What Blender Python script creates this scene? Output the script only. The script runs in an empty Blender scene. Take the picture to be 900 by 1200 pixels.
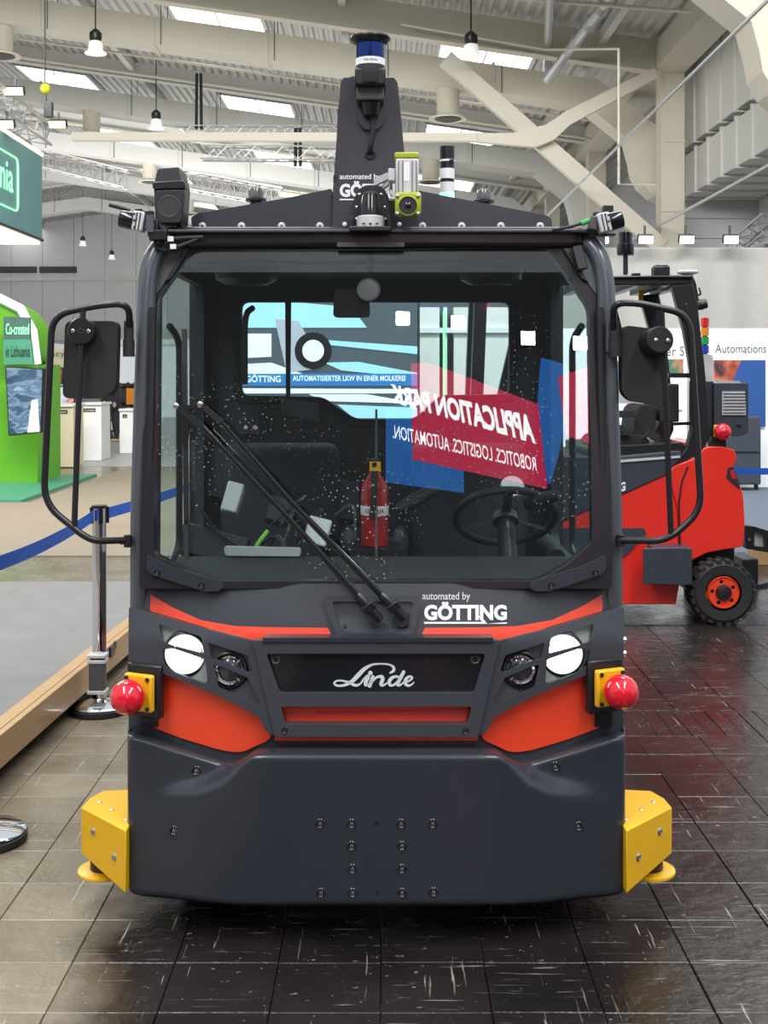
import bpy, bmesh, math, random
from mathutils import Vector, Matrix
from mathutils.geometry import delaunay_2d_cdt
random.seed(7)
SC = bpy.context.scene
COL = SC.collection
F, H = 1400.0, 1.55            # focal length in pixels of the 900x1200 frame, lens height

# ------------------------------------------------------------------ camera, world, lights, exposure
cd = bpy.data.cameras.new('camera')
cam = bpy.data.objects.new('camera', cd)
COL.objects.link(cam)
cam.location = (0, 0, H)
cam.rotation_euler = (math.pi / 2, 0, 0)
cd.sensor_fit = 'VERTICAL'
cd.sensor_height = 36.0
cd.sensor_width = 27.0
cd.lens = F / 1200 * 36.0
cd.shift_y = -160.0 / 1200
cd.clip_start = 0.05
cd.clip_end = 400
SC.camera = cam

w = bpy.data.worlds.new('hall_light')
SC.world = w
w.use_nodes = True
bg = w.node_tree.nodes['Background']
bg.inputs[0].default_value = (0.90, 0.95, 1.0, 1)
bg.inputs[1].default_value = 0.66

def area(name, loc, size, power, color=(1, 1, 1), rot=(0, 0, 0)):
    l = bpy.data.lights.new(name, 'AREA')
    l.shape = 'RECTANGLE'
    l.size, l.size_y = size
    l.energy = power
    l.color = color
    o = bpy.data.objects.new(name, l)
    COL.objects.link(o)
    o.location = loc
    o.rotation_euler = rot
    return o
# rows of hall lamps above and behind the photographer, and over the hall further in; added fill lights last
area('hall_lamp_and_fill', (-3.2, -1.5, 8.2), (1.2, 9), 560, (.97, .99, 1))
area('hall_lamp_and_fill', (3.2, -1.5, 8.2), (1.2, 9), 560, (.97, .99, 1))
area('hall_lamp_and_fill', (0, 7.5, 8.0), (7, 1.2), 500, (.97, .99, 1))
area('hall_lamp_and_fill', (-8, 14, 7.2), (5, 3), 650, (1, .96, .9))
area('hall_lamp_and_fill', (5.5, 12.5, 6.5), (3, 2), 110, (1, .97, .93))
area('ceiling_fill', (-6, 33, 4.0), (22, 16), 700, (1, .96, .88), (math.pi, 0, 0))  # added fill facing up, brightens the underside of the roof
area('ceiling_fill', (-14, 62, 4.0), (26, 24), 1500, (1, .98, .95), (math.pi, 0, 0))  # second added upward fill, for the roof at the back

area('hall_lamp_and_fill', (-2, 8, 9.0), (18, 2), 3500, (1, .98, .95), (math.radians(100), 0, 0))  # added frontal fill for the faces of ducts and beams
area('hall_lamp_and_fill', (-12, 44, 6.0), (20, 3), 1500, (1, .98, .96), (math.radians(92), 0, 0))  # added fill aimed at the far ducts and back wall

vs = SC.view_settings
vs.view_transform = 'Standard'
vs.look = 'None'
vs.exposure = 0.35
vs.gamma = 1.0
vs.use_curve_mapping = False

# ------------------------------------------------------------------ helpers
def V(px, py, y):
    """World point at depth y that the lens sees at (px, py)."""
    return Vector(((px - 450) * y / F, y, H + (440 - py) * y / F))

MATS = {}
def mat(name, col, rough=0.5, metal=0.0, var=0.08, scale=12.0, bump=0.0, bscale=80.0, coat=0.0, emit=None, estr=0.0, spec=0.5):
    m = bpy.data.materials.new(name)
    m.use_nodes = True
    nt = m.node_tree
    b = nt.nodes['Principled BSDF']
    b.inputs['Roughness'].default_value = rough
    b.inputs['Metallic'].default_value = metal
    b.inputs['Coat Weight'].default_value = coat
    b.inputs['Coat Roughness'].default_value = 0.08
    b.inputs['Specular IOR Level'].default_value = spec
    tc = nt.nodes.new('ShaderNodeTexCoord')
    n = nt.nodes.new('ShaderNodeTexNoise')
    n.inputs['Scale'].default_value = scale
    n.inputs['Detail'].default_value = 4
    nt.links.new(tc.outputs['Object'], n.inputs['Vector'])
    r = nt.nodes.new('ShaderNodeMix')
    r.data_type = 'RGBA'
    c = Vector(col)
    r.inputs['A'].default_value = (*(c * (1 - var)), 1)
    r.inputs['B'].default_value = (*[min(1, x) for x in c * (1 + var)], 1)
    nt.links.new(n.outputs['Fac'], r.inputs['Factor'])
    nt.links.new(r.outputs['Result'], b.inputs['Base Color'])
    if bump:
        n2 = nt.nodes.new('ShaderNodeTexNoise')
        n2.inputs['Scale'].default_value = bscale
        n2.inputs['Detail'].default_value = 5
        nt.links.new(tc.outputs['Object'], n2.inputs['Vector'])
        bp = nt.nodes.new('ShaderNodeBump')
        bp.inputs['Strength'].default_value = bump
        bp.inputs['Distance'].default_value = 0.004
        nt.links.new(n2.outputs['Fac'], bp.inputs['Height'])
        nt.links.new(bp.outputs['Normal'], b.inputs['Normal'])
    if emit:
        b.inputs['Emission Color'].default_value = (*emit, 1)
        b.inputs['Emission Strength'].default_value = estr
    MATS[name] = m
    return m

def glass(name, tint, refl=0.06, dust=0.0):
    """Thin clear pane: tinted see-through mixed with a mirror-sharp reflection that grows at grazing angles."""
    m = bpy.data.materials.new(name)
    m.use_nodes = True
    nt = m.node_tree
    nt.nodes.clear()
    out = nt.nodes.new('ShaderNodeOutputMaterial')
    t = nt.nodes.new('ShaderNodeBsdfTransparent')
    t.inputs[0].default_value = (*tint, 1)
    g = nt.nodes.new('ShaderNodeBsdfGlossy')
    g.inputs['Roughness'].default_value = 0.0
    lw = nt.nodes.new('ShaderNodeLayerWeight')
    lw.inputs['Blend'].default_value = 0.12
    mr = nt.nodes.new('ShaderNodeMapRange')
    mr.inputs['To Min'].default_value = refl
    mr.inputs['To Max'].default_value = 0.9
    nt.links.new(lw.outputs['Facing'], mr.inputs['Value'])
    pw = nt.nodes.new('ShaderNodeMath')
    pw.operation = 'POWER'
    pw.inputs[1].default_value = 4.0
    nt.links.new(lw.outputs['Facing'], pw.inputs[0])
    nt.links.new(pw.outputs[0], mr.inputs['Value'])
    mx = nt.nodes.new('ShaderNodeMixShader')
    nt.links.new(mr.outputs[0], mx.inputs[0])
    nt.links.new(t.outputs[0], mx.inputs[1])
    nt.links.new(g.outputs[0], mx.inputs[2])
    last = mx
    if dust:
        d = nt.nodes.new('ShaderNodeBsdfDiffuse')
        d.inputs[0].default_value = (.75, .75, .72, 1)
        tc = nt.nodes.new('ShaderNodeTexCoord')
        n = nt.nodes.new('ShaderNodeTexVoronoi')
        n.inputs['Scale'].default_value = 62
        n2 = nt.nodes.new('ShaderNodeTexNoise')
        n2.inputs['Scale'].default_value = 2.2
        nt.links.new(tc.outputs['Object'], n.inputs['Vector'])
        nt.links.new(tc.outputs['Object'], n2.inputs['Vector'])
        lt = nt.nodes.new('ShaderNodeMath'); lt.operation = 'LESS_THAN'; lt.inputs[1].default_value = 0.13
        nt.links.new(n.outputs['Distance'], lt.inputs[0])
        gt = nt.nodes.new('ShaderNodeMapRange')
        gt.inputs['From Min'].default_value = 0.5; gt.inputs['From Max'].default_value = 0.68
        nt.links.new(n2.outputs['Fac'], gt.inputs['Value'])
        mu = nt.nodes.new('ShaderNodeMath'); mu.operation = 'MULTIPLY'
        nt.links.new(lt.outputs[0], mu.inputs[0]); nt.links.new(gt.outputs[0], mu.inputs[1])
        ml = nt.nodes.new('ShaderNodeMath'); ml.operation = 'MULTIPLY'; ml.inputs[1].default_value = dust
        nt.links.new(mu.outputs[0], ml.inputs[0])
        m2 = nt.nodes.new('ShaderNodeMixShader')
        nt.links.new(ml.outputs[0], m2.inputs[0])
        nt.links.new(mx.outputs[0], m2.inputs[1]); nt.links.new(d.outputs[0], m2.inputs[2])
        last = m2
    nt.links.new(last.outputs[0], out.inputs[0])
    MATS[name] = m
    return m

class MB:
    """Collects shapes; build() links them as one mesh object."""
    def __init__(s):
        s.v, s.f = [], []
    def add(s, vs_, fs):
        o = len(s.v)
        s.v += [Vector(p) for p in vs_]
        s.f += [tuple(i + o for i in q) for q in fs]
        return s
    def box(s, c, d, R=None):
        c = Vector(c); hx, hy, hz = d[0] / 2, d[1] / 2, d[2] / 2
        ps = [Vector((x, y, z)) for x in (-hx, hx) for y in (-hy, hy) for z in (-hz, hz)]
        if R is not None: ps = [R @ p for p in ps]
        return s.add([c + p for p in ps], [(0, 1, 3, 2), (4, 6, 7, 5), (0, 4, 5, 1), (2, 3, 7, 6), (0, 2, 6, 4), (1, 5, 7, 3)])
    def span(s, a, b):
        a, b = Vector(a), Vector(b)
        return s.box((a + b) / 2, [abs(q) for q in (b - a)])
    def bar(s, p0, p1, w_, h_, up=(0, 0, 1)):
        """A square-section bar from p0 to p1: w_ across, h_ along up."""
        p0, p1 = Vector(p0), Vector(p1)
        d = (p1 - p0).normalized()
        x = d.cross(Vector(up)).normalized()
        z = x.cross(d).normalized()
        ps = [p + x * a * w_ / 2 + z * b * h_ / 2 for p in (p0, p1) for a in (-1, 1) for b in (-1, 1)]
        return s.add(ps, [(0, 1, 3, 2), (4, 6, 7, 5), (0, 4, 5, 1), (2, 3, 7, 6), (0, 2, 6, 4), (1, 5, 7, 3)])
    def tube(s, pts, r, n=10, cap=True, closed=False):
        pts = [Vector(p) for p in pts]
        k = len(pts)
        rs = r if isinstance(r, (list, tuple)) else [r] * k
        base = len(s.v)
        u = None
        for i, p in enumerate(pts):
            a = pts[i - 1] if (i > 0 or closed) else p
            b = pts[(i + 1) % k] if (i < k - 1 or closed) else p
            t = (b - a)
            t = t.normalized() if t.length > 1e-9 else Vector((0, 0, 1))
            if u is None:
                u = t.orthogonal().normalized()
            u = (u - t * u.dot(t))
            u = u.normalized() if u.length > 1e-6 else t.orthogonal().normalized()
            v = t.cross(u)
            for j in range(n):
                q = 2 * math.pi * j / n
                s.v.append(p + (u * math.cos(q) + v * math.sin(q)) * rs[i])
        for i in range(k if closed else k - 1):
            i2 = (i + 1) % k
            for j in range(n):
                j2 = (j + 1) % n
                s.f.append((base + i * n + j, base + i * n + j2, base + i2 * n + j2, base + i2 * n + j))
        if cap and not closed:
            s.f.append(tuple(base + j for j in reversed(range(n))))
            s.f.append(tuple(base + (k - 1) * n + j for j in range(n)))
        return s
    def cyl(s, p0, p1, r0, r1=None, n=16, cap=True):
        return s.tube([p0, p1], [r0, r0 if r1 is None else r1], n, cap)
    def lathe(s, prof, origin=(0, 0, 0), axis=(0, 0, 1), n=24, cap=True):
        """prof: (radius, height) pairs turned about axis."""
        ax = Vector(axis).normalized()
        x = ax.orthogonal().normalized(); y = ax.cross(x); o = Vector(origin)
        base = len(s.v)
        for r, h in prof:
            for j in range(n):
                q = 2 * math.pi * j / n
                s.v.append(o + ax * h + (x * math.cos(q) + y * math.sin(q)) * max(r, 1e-5))
        for i in range(len(prof) - 1):
            for j in range(n):
                j2 = (j + 1) % n
                s.f.append((base + i * n + j, base + i * n + j2, base + (i + 1) * n + j2, base + (i + 1) * n + j))
        if cap:
            s.f.append(tuple(base + j for j in reversed(range(n))))
            s.f.append(tuple(base + (len(prof) - 1) * n + j for j in range(n)))
        return s
    def ball(s, c, r, n=20, m=12, sc=(1, 1, 1)):
        base = len(s.v); c = Vector(c)
        for i in range(1, m):
            a = math.pi * i / m
            for j in range(n):
                q = 2 * math.pi * j / n
                s.v.append(c + Vector((r * sc[0] * math.sin(a) * math.cos(q), r * sc[1] * math.sin(a) * math.sin(q), r * sc[2] * math.cos(a))))
        for i in range(m - 2):
            for j in range(n):
                j2 = (j + 1) % n
                s.f.append((base + i * n + j, base + (i + 1) * n + j, base + (i + 1) * n + j2, base + i * n + j2))
        t = len(s.v); s.v += [c + Vector((0, 0, r * sc[2])), c - Vector((0, 0, r * sc[2]))]
        for j in range(n):
            j2 = (j + 1) % n
            s.f.append((t, base + j, base + j2))
            s.f.append((t + 1, base + (m - 2) * n + j2, base + (m - 2) * n + j))
        return s
    def prism(s, pts, off):
        """A polygon (3-D points) extruded by off."""
        pts = [Vector(p) for p in pts]; off = Vector(off); n = len(pts); b = len(s.v)
        s.v += pts + [p + off for p in pts]
        s.f.append(tuple(b + i for i in range(n)))
        s.f.append(tuple(b + n + i for i in reversed(range(n))))
        for i in range(n):
            j = (i + 1) % n
            s.f.append((b + i, b + n + i, b + n + j, b + j))
        return s
    def sheet(s, outline, fn, thick, holes=(), step=None, depth=None):
        """A plate with holes: outline and holes in (px, py), fn maps them to the world, thick runs along depth."""
        dv = Vector(depth) if depth else Vector((0, 1, 0))
        P, E = [], []
        def loop(pl):
            q = []
            for i, a in enumerate(pl):
                b = pl[(i + 1) % len(pl)]
                L = math.hypot(b[0] - a[0], b[1] - a[1])
                k = max(1, int(math.ceil(L / step))) if step else 1
                q += [(a[0] + (b[0] - a[0]) * t / k, a[1] + (b[1] - a[1]) * t / k) for t in range(k)]
            o = len(P)
            P.extend(Vector((x, -y)) for x, y in q)
            E.extend((o + i, o + (i + 1) % len(q)) for i in range(len(q)))
            return q
        lo = loop(outline)
        lh = [loop(h) for h in holes]
        def inside(pl, x, y):
            c = False
            for i in range(len(pl)):
                x1, y1 = pl[i]; x2, y2 = pl[i - 1]
                if (y1 > y) != (y2 > y) and x < (x2 - x1) * (y - y1) / (y2 - y1) + x1:
                    c = not c
            return c
        def ok(x, y):
            return inside(lo, x, y) and not any(inside(h, x, y) for h in lh)
        if step:
            xs = [p[0] for p in lo]; ys = [p[1] for p in lo]
            x = min(xs) + step / 2
            while x < max(xs):
                y = min(ys) + step / 2
                while y < max(ys):
                    if ok(x, y): P.append(Vector((x, -y)))
                    y += step
                x += step
        r = delaunay_2d_cdt(P, E, [], 0, 1e-4)
        vv, ff = r[0], r[2]
        keep = []
        for q in ff:
            cx = sum(vv[i].x for i in q) / len(q); cy = -sum(vv[i].y for i in q) / len(q)
            if ok(cx, cy):
                a, b_, c_ = vv[q[0]], vv[q[1]], vv[q[2]]
                if (b_ - a).cross(c_ - a) < 0: q = list(reversed(q))
                keep.append(tuple(q))
        used = sorted({i for q in keep for i in q}); idx = {i: k for k, i in enumerate(used)}
        front = [fn(vv[i].x, -vv[i].y) for i in used]
        b = len(s.v); n = len(front)
        s.v += front + [p + dv * thick for p in front]
        ed = {}
        for q in keep:
            q = [idx[i] for i in q]
            s.f.append(tuple(b + i for i in q))
            s.f.append(tuple(b + n + i for i in reversed(q)))
            for i in range(len(q)):
                ed[(q[i], q[(i + 1) % len(q)])] = 1
        for (i, j) in list(ed):
            if (j, i) not in ed:
                s.f.append((b + i, b + n + i, b + n + j, b + j))
        return s
    def build(s, name, m, parent=None, angle=35, bevel=0.0, flat=False, segs=2, own=False):
        me = bpy.data.meshes.new(name)
        vs_ = s.v
        me.from_pydata([tuple(p) for p in vs_], [], s.f)
        me.materials.append(MATS[m] if isinstance(m, str) else m)
        bm = bmesh.new(); bm.from_mesh(me)
        bmesh.ops.recalc_face_normals(bm, faces=bm.faces)
        bm.to_mesh(me); bm.free()
        if not flat:
            me.shade_smooth()
            me.set_sharp_from_angle(angle=math.radians(angle))
        o = bpy.data.objects.new(name, me)
        COL.objects.link(o)
        if parent is not None:
            join(o, parent)
        if bevel:
            bv = o.modifiers.new('edge', 'BEVEL')
            bv.width = bevel; bv.segments = segs; bv.limit_method = 'ANGLE'; bv.angle_limit = math.radians(40)
            bv.harden_normals = False
        return o

ROOT_AT = {}
def join(o, parent):
    o.parent = parent
    o.matrix_parent_inverse = Matrix.Translation(-Vector(ROOT_AT.get(parent.name, (0, 0, 0))))

def thing(name, label, cat, at=(0, 0, 0), group=None):
    """An Empty at the thing's base; its parts are built in world coordinates and parented to it."""
    o = bpy.data.objects.new(name, None)
    COL.objects.link(o)
    o.empty_display_size = 0.1
    o.location = at
    ROOT_AT[o.name] = tuple(at)
    return tag(o, label, cat, group)

def tag(o, label, cat, group=None):
    o['label'] = label; o['category'] = cat
    if group: o['group'] = group
    return o

def struct(o):
    o['kind'] = 'structure'
    return o

def copy_tree(o, parent=None):
    c = o.copy(); COL.objects.link(c)
    if parent is not None: c.parent = parent
    for ch in list(o.children): copy_tree(ch, c)
    return c

def fillet(pts, r, seg=5, closed=False):
    """Round the corners of a polyline of 2-D or 3-D points."""
    pts = [Vector(p) for p in pts]; n = len(pts); out = []
    for i, p in enumerate(pts):
        rr = r[i] if isinstance(r, (list, tuple)) else r
        if (not closed and i in (0, n - 1)) or rr <= 0:
            out.append(p); continue
        a = pts[i - 1] - p; b = pts[(i + 1) % n] - p
        d = min(rr, a.length * .49, b.length * .49)
        a = p + a.normalized() * d; b = p + b.normalized() * d
        for k in range(seg + 1):
            t = k / seg
            out.append(a * (1 - t) ** 2 + p * 2 * t * (1 - t) + b * t * t)
    return out

def poly(pts, r=0, seg=4):
    return [(q[0], q[1]) for q in (fillet([(a, b, 0) for a, b in pts], r, seg, True) if r else pts)]

def circle(cx, cy, rx, ry=None, n=28):
    ry = rx if ry is None else ry
    return [(cx + rx * math.cos(2 * math.pi * i / n), cy + ry * math.sin(2 * math.pi * i / n)) for i in range(n)]

TXT = {}
def text_geo(s, weight=0.0, res=3):
    k = (s, weight)
    if k in TXT: return TXT[k]
    c = bpy.data.curves.new('lettering', 'FONT')
    c.body = s; c.size = 1; c.offset = weight; c.resolution_u = res
    o = bpy.data.objects.new('lettering', c)
    COL.objects.link(o)
    dg = bpy.context.evaluated_depsgraph_get(); dg.update()
    me = bpy.data.meshes.new_from_object(o.evaluated_get(dg))
    vs_ = [(v.co.x, v.co.y) for v in me.vertices]
    fs = [tuple(p.vertices) for p in me.polygons]
    bpy.data.objects.remove(o); bpy.data.curves.remove(c); bpy.data.meshes.remove(me)
    x0 = min(v[0] for v in vs_); x1 = max(v[0] for v in vs_); y0 = min(v[1] for v in vs_); y1 = max(v[1] for v in vs_)
    g = [((x - x0) / (x1 - x0), (y - y0) / (y1 - y0)) for x, y in vs_]
    TXT[k] = (g, fs, (x1 - x0) / (y1 - y0))
    return TXT[k]

def lettering(s, fn, m, parent, weight=0.0, name='lettering'):
    """Flat print: fn maps (u, v) in 0..1 over the text's box to the world."""
    g, fs, _ = text_geo(s, weight)
    b = MB(); b.add([fn(u, v) for u, v in g], fs)
    return b.build(name, m, parent, flat=True)

def on_plane(o, ux, vz):
    o, ux, vz = Vector(o), Vector(ux), Vector(vz)
    return lambda u, v: o + ux * u + vz * v

def quad(o, ux, vz, thick=0.0):
    b = MB(); o, ux, vz = Vector(o), Vector(ux), Vector(vz)
    n = ux.cross(vz).normalized()
    b.prism([o, o + ux, o + ux + vz, o + vz], -n * max(thick, .001))
    return b

# ------------------------------------------------------------------ materials
mat('charcoal_plastic', (.026, .030, .039), .27, bump=.06, bscale=400)
mat('charcoal_paint', (.036, .040, .049), .36)
mat('fascia_paint', (.046, .050, .061), .38)
mat('pillar_paint', (.125, .137, .155), .25, metal=.35)
mat('black_satin', (.012, .012, .014), .35)
mat('black_rubber', (.016, .016, .018), .65, bump=.1)
mat('black_gloss', (.010, .011, .013), .10)
mat('cab_dark', (.030, .031, .034), .55)
mat('cab_grey', (.075, .077, .082), .55)
mat('seat_fabric', (.022, .022, .024), .8, bump=.2, bscale=300)
mat('signal_red', (.86, .060, .020), .30, coat=.4)
mat('truck_red', (.80, .030, .018), .28, coat=.5)
mat('ball_red', (.70, .008, .025), .12, coat=.6)
mat('safety_yellow', (.80, .44, .010), .38)
mat('lime', (.36, .42, .02), .35)
mat('steel', (.60, .60, .60), .25, metal=1.0)
mat('chrome', (.78, .78, .80), .06, metal=1.0, var=.02)
mat('silver_paint', (.62, .62, .62), .35, metal=.2)
mat('white_print', (.86, .86, .86), .5)
mat('logo_silver', (.70, .76, .74), .35)
mat('lens_white', (.9, .9, .9), .3, emit=(.96, 1, .97), estr=5.0)
mat('lens_glow', (.6, .65, .62), .3, emit=(.80, .92, .86), estr=.62)
mat('housing_lit', (.34, .38, .36), .4)  # outer housing: the headlamp's light on it painted in as a paler colour
mat('lens_dark', (.10, .10, .12), .08, metal=.7)
mat('lens_black', (.006, .006, .008), .05, coat=.5)
mat('lidar_blue', (.02, .045, .20), .06, metal=.85)
mat('led_green', (.2, .9, .5), .3, emit=(.15, 1, .45), estr=3.0)
mat('cable_green', (.05, .40, .12), .4)
mat('cable_lime', (.25, .65, .08), .4)
mat('beacon_glass', (.10, .10, .11), .08, coat=.5)
mat('extinguisher_red', (.45, .012, .012), .25, coat=.4)
mat('belt_blue', (.012, .10, .50), .7, bump=.3, bscale=500)
mat('print_blue', (.015, .11, .42), .5)
glass('windscreen_glass', (.90, .94, .94), refl=.060, dust=.5)
glass('side_glass', (.84, .90, .90), refl=.03)
glass('clear_lens', (.95, .97, .98), refl=.06)
# hall
mat('cream_steel', (.55, .515, .43), .5, var=.05, scale=.6)
mat('duct_cream', (.56, .525, .44), .5, var=.05, scale=.7)
mat('duct_grey', (.56, .56, .54), .5, var=.06, scale=.7)  # on the far ducts, the greyer light there is put into this colour
mat('roof_sheet', (.50, .50, .48), .45, var=.05, scale=.6)
mat('hall_front_sheet', (.17, .18, .19), .7)
mat('wall_sheet', (.60, .60, .62), .55, var=.05, scale=.4)
mat('galvanised', (.55, .56, .58), .35, metal=.5)
mat('truss_alloy', (.42, .42, .42), .35, metal=.4)
mat('dark_gap', (.06, .055, .055), .7)
mat('skylight_pane', (.9, .9, .9), .4, emit=(.97, .98, 1), estr=2.6)
mat('warm_pane', (.9, .8, .6), .4, emit=(1, .82, .55), estr=1.6)
mat('lamp_glass', (.75, .75, .75), .25, emit=(1, .98, .94), estr=.35)
mat('lamp_warm', (1, .9, .6), .3, emit=(1, .80, .42), estr=3.5)
mat('lamp_cool', (.9, 1, .95), .3, emit=(.86, 1, .93), estr=6.0)
mat('curtain_grey', (.29, .285, .27), .85, bump=.2, bscale=60)
mat('panel_white', (.66, .69, .71), .45, emit=(.9, .97, 1), estr=.14)  # white panels given a slight added glow of their own
mat('panel_pale', (.74, .75, .74), .5)
mat('panel_cream', (.66, .60, .42), .5)
mat('text_grey', (.09, .10, .11), .6)
mat('sign_teal', (.13, .27, .28), .6, var=.12, scale=2)
mat('neon_green', (.2, .8, .3), .4, emit=(.25, 1, .38), estr=1.6)
mat('sign_lit', (.9, .85, .65), .5, emit=(1, .88, .60), estr=1.5)
mat('stand_green', (.10, .35, .012), .5)
mat('stand_teal', (.06, .26, .16), .5)
mat('stand_slate', (.05, .12, .10), .5)
mat('deep_blue', (.012, .06, .22), .5)
mat('cabinet_dark', (.035, .042, .058), .45)
mat('wood_light', (.42, .25, .115), .42, var=.22, scale=3, coat=.2)
mat('carpet_grey', (.195, .19, .183), .95, bump=.5, bscale=350, var=.10, scale=5)
mat('carpet_beige', (.24, .20, .15), .95, bump=.5, bscale=300, var=.10, scale=3)
mat('carpet_blue', (.10, .125, .16), .95, bump=.4, bscale=300)
mat('floor_pale', (.40, .40, .40), .4)
mat('skin', (.45, .27, .19), .55)
mat('cloth_dark', (.02, .022, .03), .85)
mat('red_lens', (.6, .02, .02), .15, coat=.6)
mat('amber_lens', (.75, .25, .02), .15, coat=.6)
mat('green_lens', (.02, .30, .08), .15, coat=.6)
mat('blue_lens', (.02, .05, .45), .15, coat=.6)
# ------------------------------------------------------------------ floor
def floor_material():
    m = bpy.data.materials.new('worn_asphalt_tile')
    m.use_nodes = True
    nt = m.node_tree; L = nt.links
    b = nt.nodes['Principled BSDF']
    g = nt.nodes.new('ShaderNodeNewGeometry')
    def noise(scale, detail=5, sx=1, sy=1, rot=0):
        mp = nt.nodes.new('ShaderNodeMapping')
        mp.inputs['Scale'].default_value = (sx, sy, 1)
        mp.inputs['Rotation'].default_value = (0, 0, rot)
        L.new(g.outputs['Position'], mp.inputs['Vector'])
        n = nt.nodes.new('ShaderNodeTexNoise')
        n.inputs['Scale'].default_value = scale; n.inputs['Detail'].default_value = detail
        n.inputs['Roughness'].default_value = .6
        L.new(mp.outputs[0], n.inputs['Vector'])
        return n.outputs['Fac']
    def ramp(src, a, b_, lo=0., hi=1.):
        r = nt.nodes.new('ShaderNodeMapRange')
        r.inputs['From Min'].default_value = a; r.inputs['From Max'].default_value = b_
        r.inputs['To Min'].default_value = lo; r.inputs['To Max'].default_value = hi
        L.new(src, r.inputs['Value'])
        return r.outputs[0]
    def op(o, a, c):
        n = nt.nodes.new('ShaderNodeMath'); n.operation = o; n.use_clamp = True
        L.new(a, n.inputs[0])
        if isinstance(c, float): n.inputs[1].default_value = c
        else: L.new(c, n.inputs[1])
        return n.outputs[0]
    def mixc(f, a, c):
        n = nt.nodes.new('ShaderNodeMix'); n.data_type = 'RGBA'
        L.new(f, n.inputs['Factor'])
        if isinstance(a, tuple): n.inputs['A'].default_value = (*a, 1)
        else: L.new(a, n.inputs['A'])
        if isinstance(c, tuple): n.inputs['B'].default_value = (*c, 1)
        else: L.new(c, n.inputs['B'])
        return n.outputs['Result']
    oi = nt.nodes.new('ShaderNodeObjectInfo')
    big = noise(1.3, 3)
    col = mixc(ramp(big, .35, .65), (.006, .005, .005), (.024, .019, .018))
    # paler beige zone beside the carpeted platform, its edge broken by noise
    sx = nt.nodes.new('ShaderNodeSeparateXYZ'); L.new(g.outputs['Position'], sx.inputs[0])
    pale_zone = ramp(op('ADD', ramp(sx.outputs['X'], -.45, -.95), ramp(noise(2.2, 4), .35, .65, -.22, .22)), .35, .8)
    col = mixc(pale_zone, col, mixc(ramp(noise(3, 5), .3, .7), (.16, .13, .09), (.28, .235, .165)))
    tilev = ramp(oi.outputs['Random'], 0, 1, 0., .35)
    col = mixc(tilev, col, (.022, .016, .015))
    # fine scratches in three directions and white flecks
    s1 = ramp(noise(13, 3, .22, 6.5, .06), .66, .71)
    s2 = ramp(noise(13, 3, 5.5, .22, .12), .66, .71)
    s3 = ramp(noise(9, 4, .5, 6, -.75), .68, .72)
    flecks = ramp(noise(34, 6, 1, 1.7, .4), .655, .70)
    wear = ramp(noise(1.6, 4), .38, .60)
    marks = op('MULTIPLY', op('MAXIMUM', op('MAXIMUM', s1, s2), op('MAXIMUM', s3, flecks)), wear)
    col = mixc(op('MULTIPLY', marks, .95), col, (.46, .43, .39))
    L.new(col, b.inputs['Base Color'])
    rr = ramp(noise(3.2, 5), .3, .7, .13, .34)
    rr2 = op('ADD', rr, op('MULTIPLY', marks, .25))
    L.new(rr2, b.inputs['Roughness'])
    b.inputs['Specular IOR Level'].default_value = .45
    bp = nt.nodes.new('ShaderNodeBump')
    bp.inputs['Strength'].default_value = .55; bp.inputs['Distance'].default_value = .006
    hh = op('ADD', op('MULTIPLY', ramp(noise(16, 6), .3, .7), .5), op('MULTIPLY', marks, .35))
    L.new(hh, bp.inputs['Height'])
    L.new(bp.outputs[0], b.inputs['Normal'])
    MATS['worn_asphalt_tile'] = m
floor_material()

TX0, TX1, TY0, TY1 = -1.64, 2.44, 2.66, 7.42
b = MB()
for (x0, x1, y0, y1, z) in ((-60, 60, -30, TY0, 0), (-60, TX0, TY0, TY1, 0), (TX1, 60, TY0, TY1, 0), (-60, 60, TY1, 110, 0), (TX0, TX1, TY0, TY1, -.012)):
    b.add([(x0, y0, z), (x1, y0, z), (x1, y1, z), (x0, y1, z)], [(0, 1, 2, 3)])
b.add([(x, y, z) for z in (-.012, 0) for x, y in ((TX0, TY0), (TX1, TY0), (TX1, TY1), (TX0, TY1))], [(0, 1, 5, 4), (1, 2, 6, 5), (2, 3, 7, 6), (3, 0, 4, 7)])
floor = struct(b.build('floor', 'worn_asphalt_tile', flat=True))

def tile_mesh(wx, wy):
    k = MB(); g = .0014; h = .002
    x0, x1, y0, y1 = -wx / 2 + g, wx / 2 - g, -wy / 2 + g, wy / 2 - g
    k.add([(x0, y0, -.014), (x1, y0, -.014), (x1, y1, -.014), (x0, y1, -.014),
           (x0, y0, -h), (x1, y0, -h), (x1, y1, -h), (x0, y1, -h),
           (x0 + h, y0 + h, 0), (x1 - h, y0 + h, 0), (x1 - h, y1 - h, 0), (x0 + h, y1 - h, 0)],
          [(0, 1, 5, 4), (1, 2, 6, 5), (2, 3, 7, 6), (3, 0, 4, 7), (4, 5, 9, 8), (5, 6, 10, 9), (6, 7, 11, 10), (7, 4, 8, 11), (8, 9, 10, 11)])
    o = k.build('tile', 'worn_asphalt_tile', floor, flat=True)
    me = o.data
    bpy.data.objects.remove(o)
    return me
def lay(me, x, y):
    o = bpy.data.objects.new('tile', me); COL.objects.link(o); o.parent = floor
    o.location = (x, y, -.0015 + random.uniform(-.001, .0012))
    o.rotation_euler = (random.uniform(-.0035, .0035), random.uniform(-.0035, .0035), random.uniform(-.003, .003))
nx = 15; wx = (TX1 - TX0) / nx
rows_a = 10; wy_a = (5.14 - TY0) / rows_a
rows_b = 7; wy_b = (TY1 - 5.53) / rows_b
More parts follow.
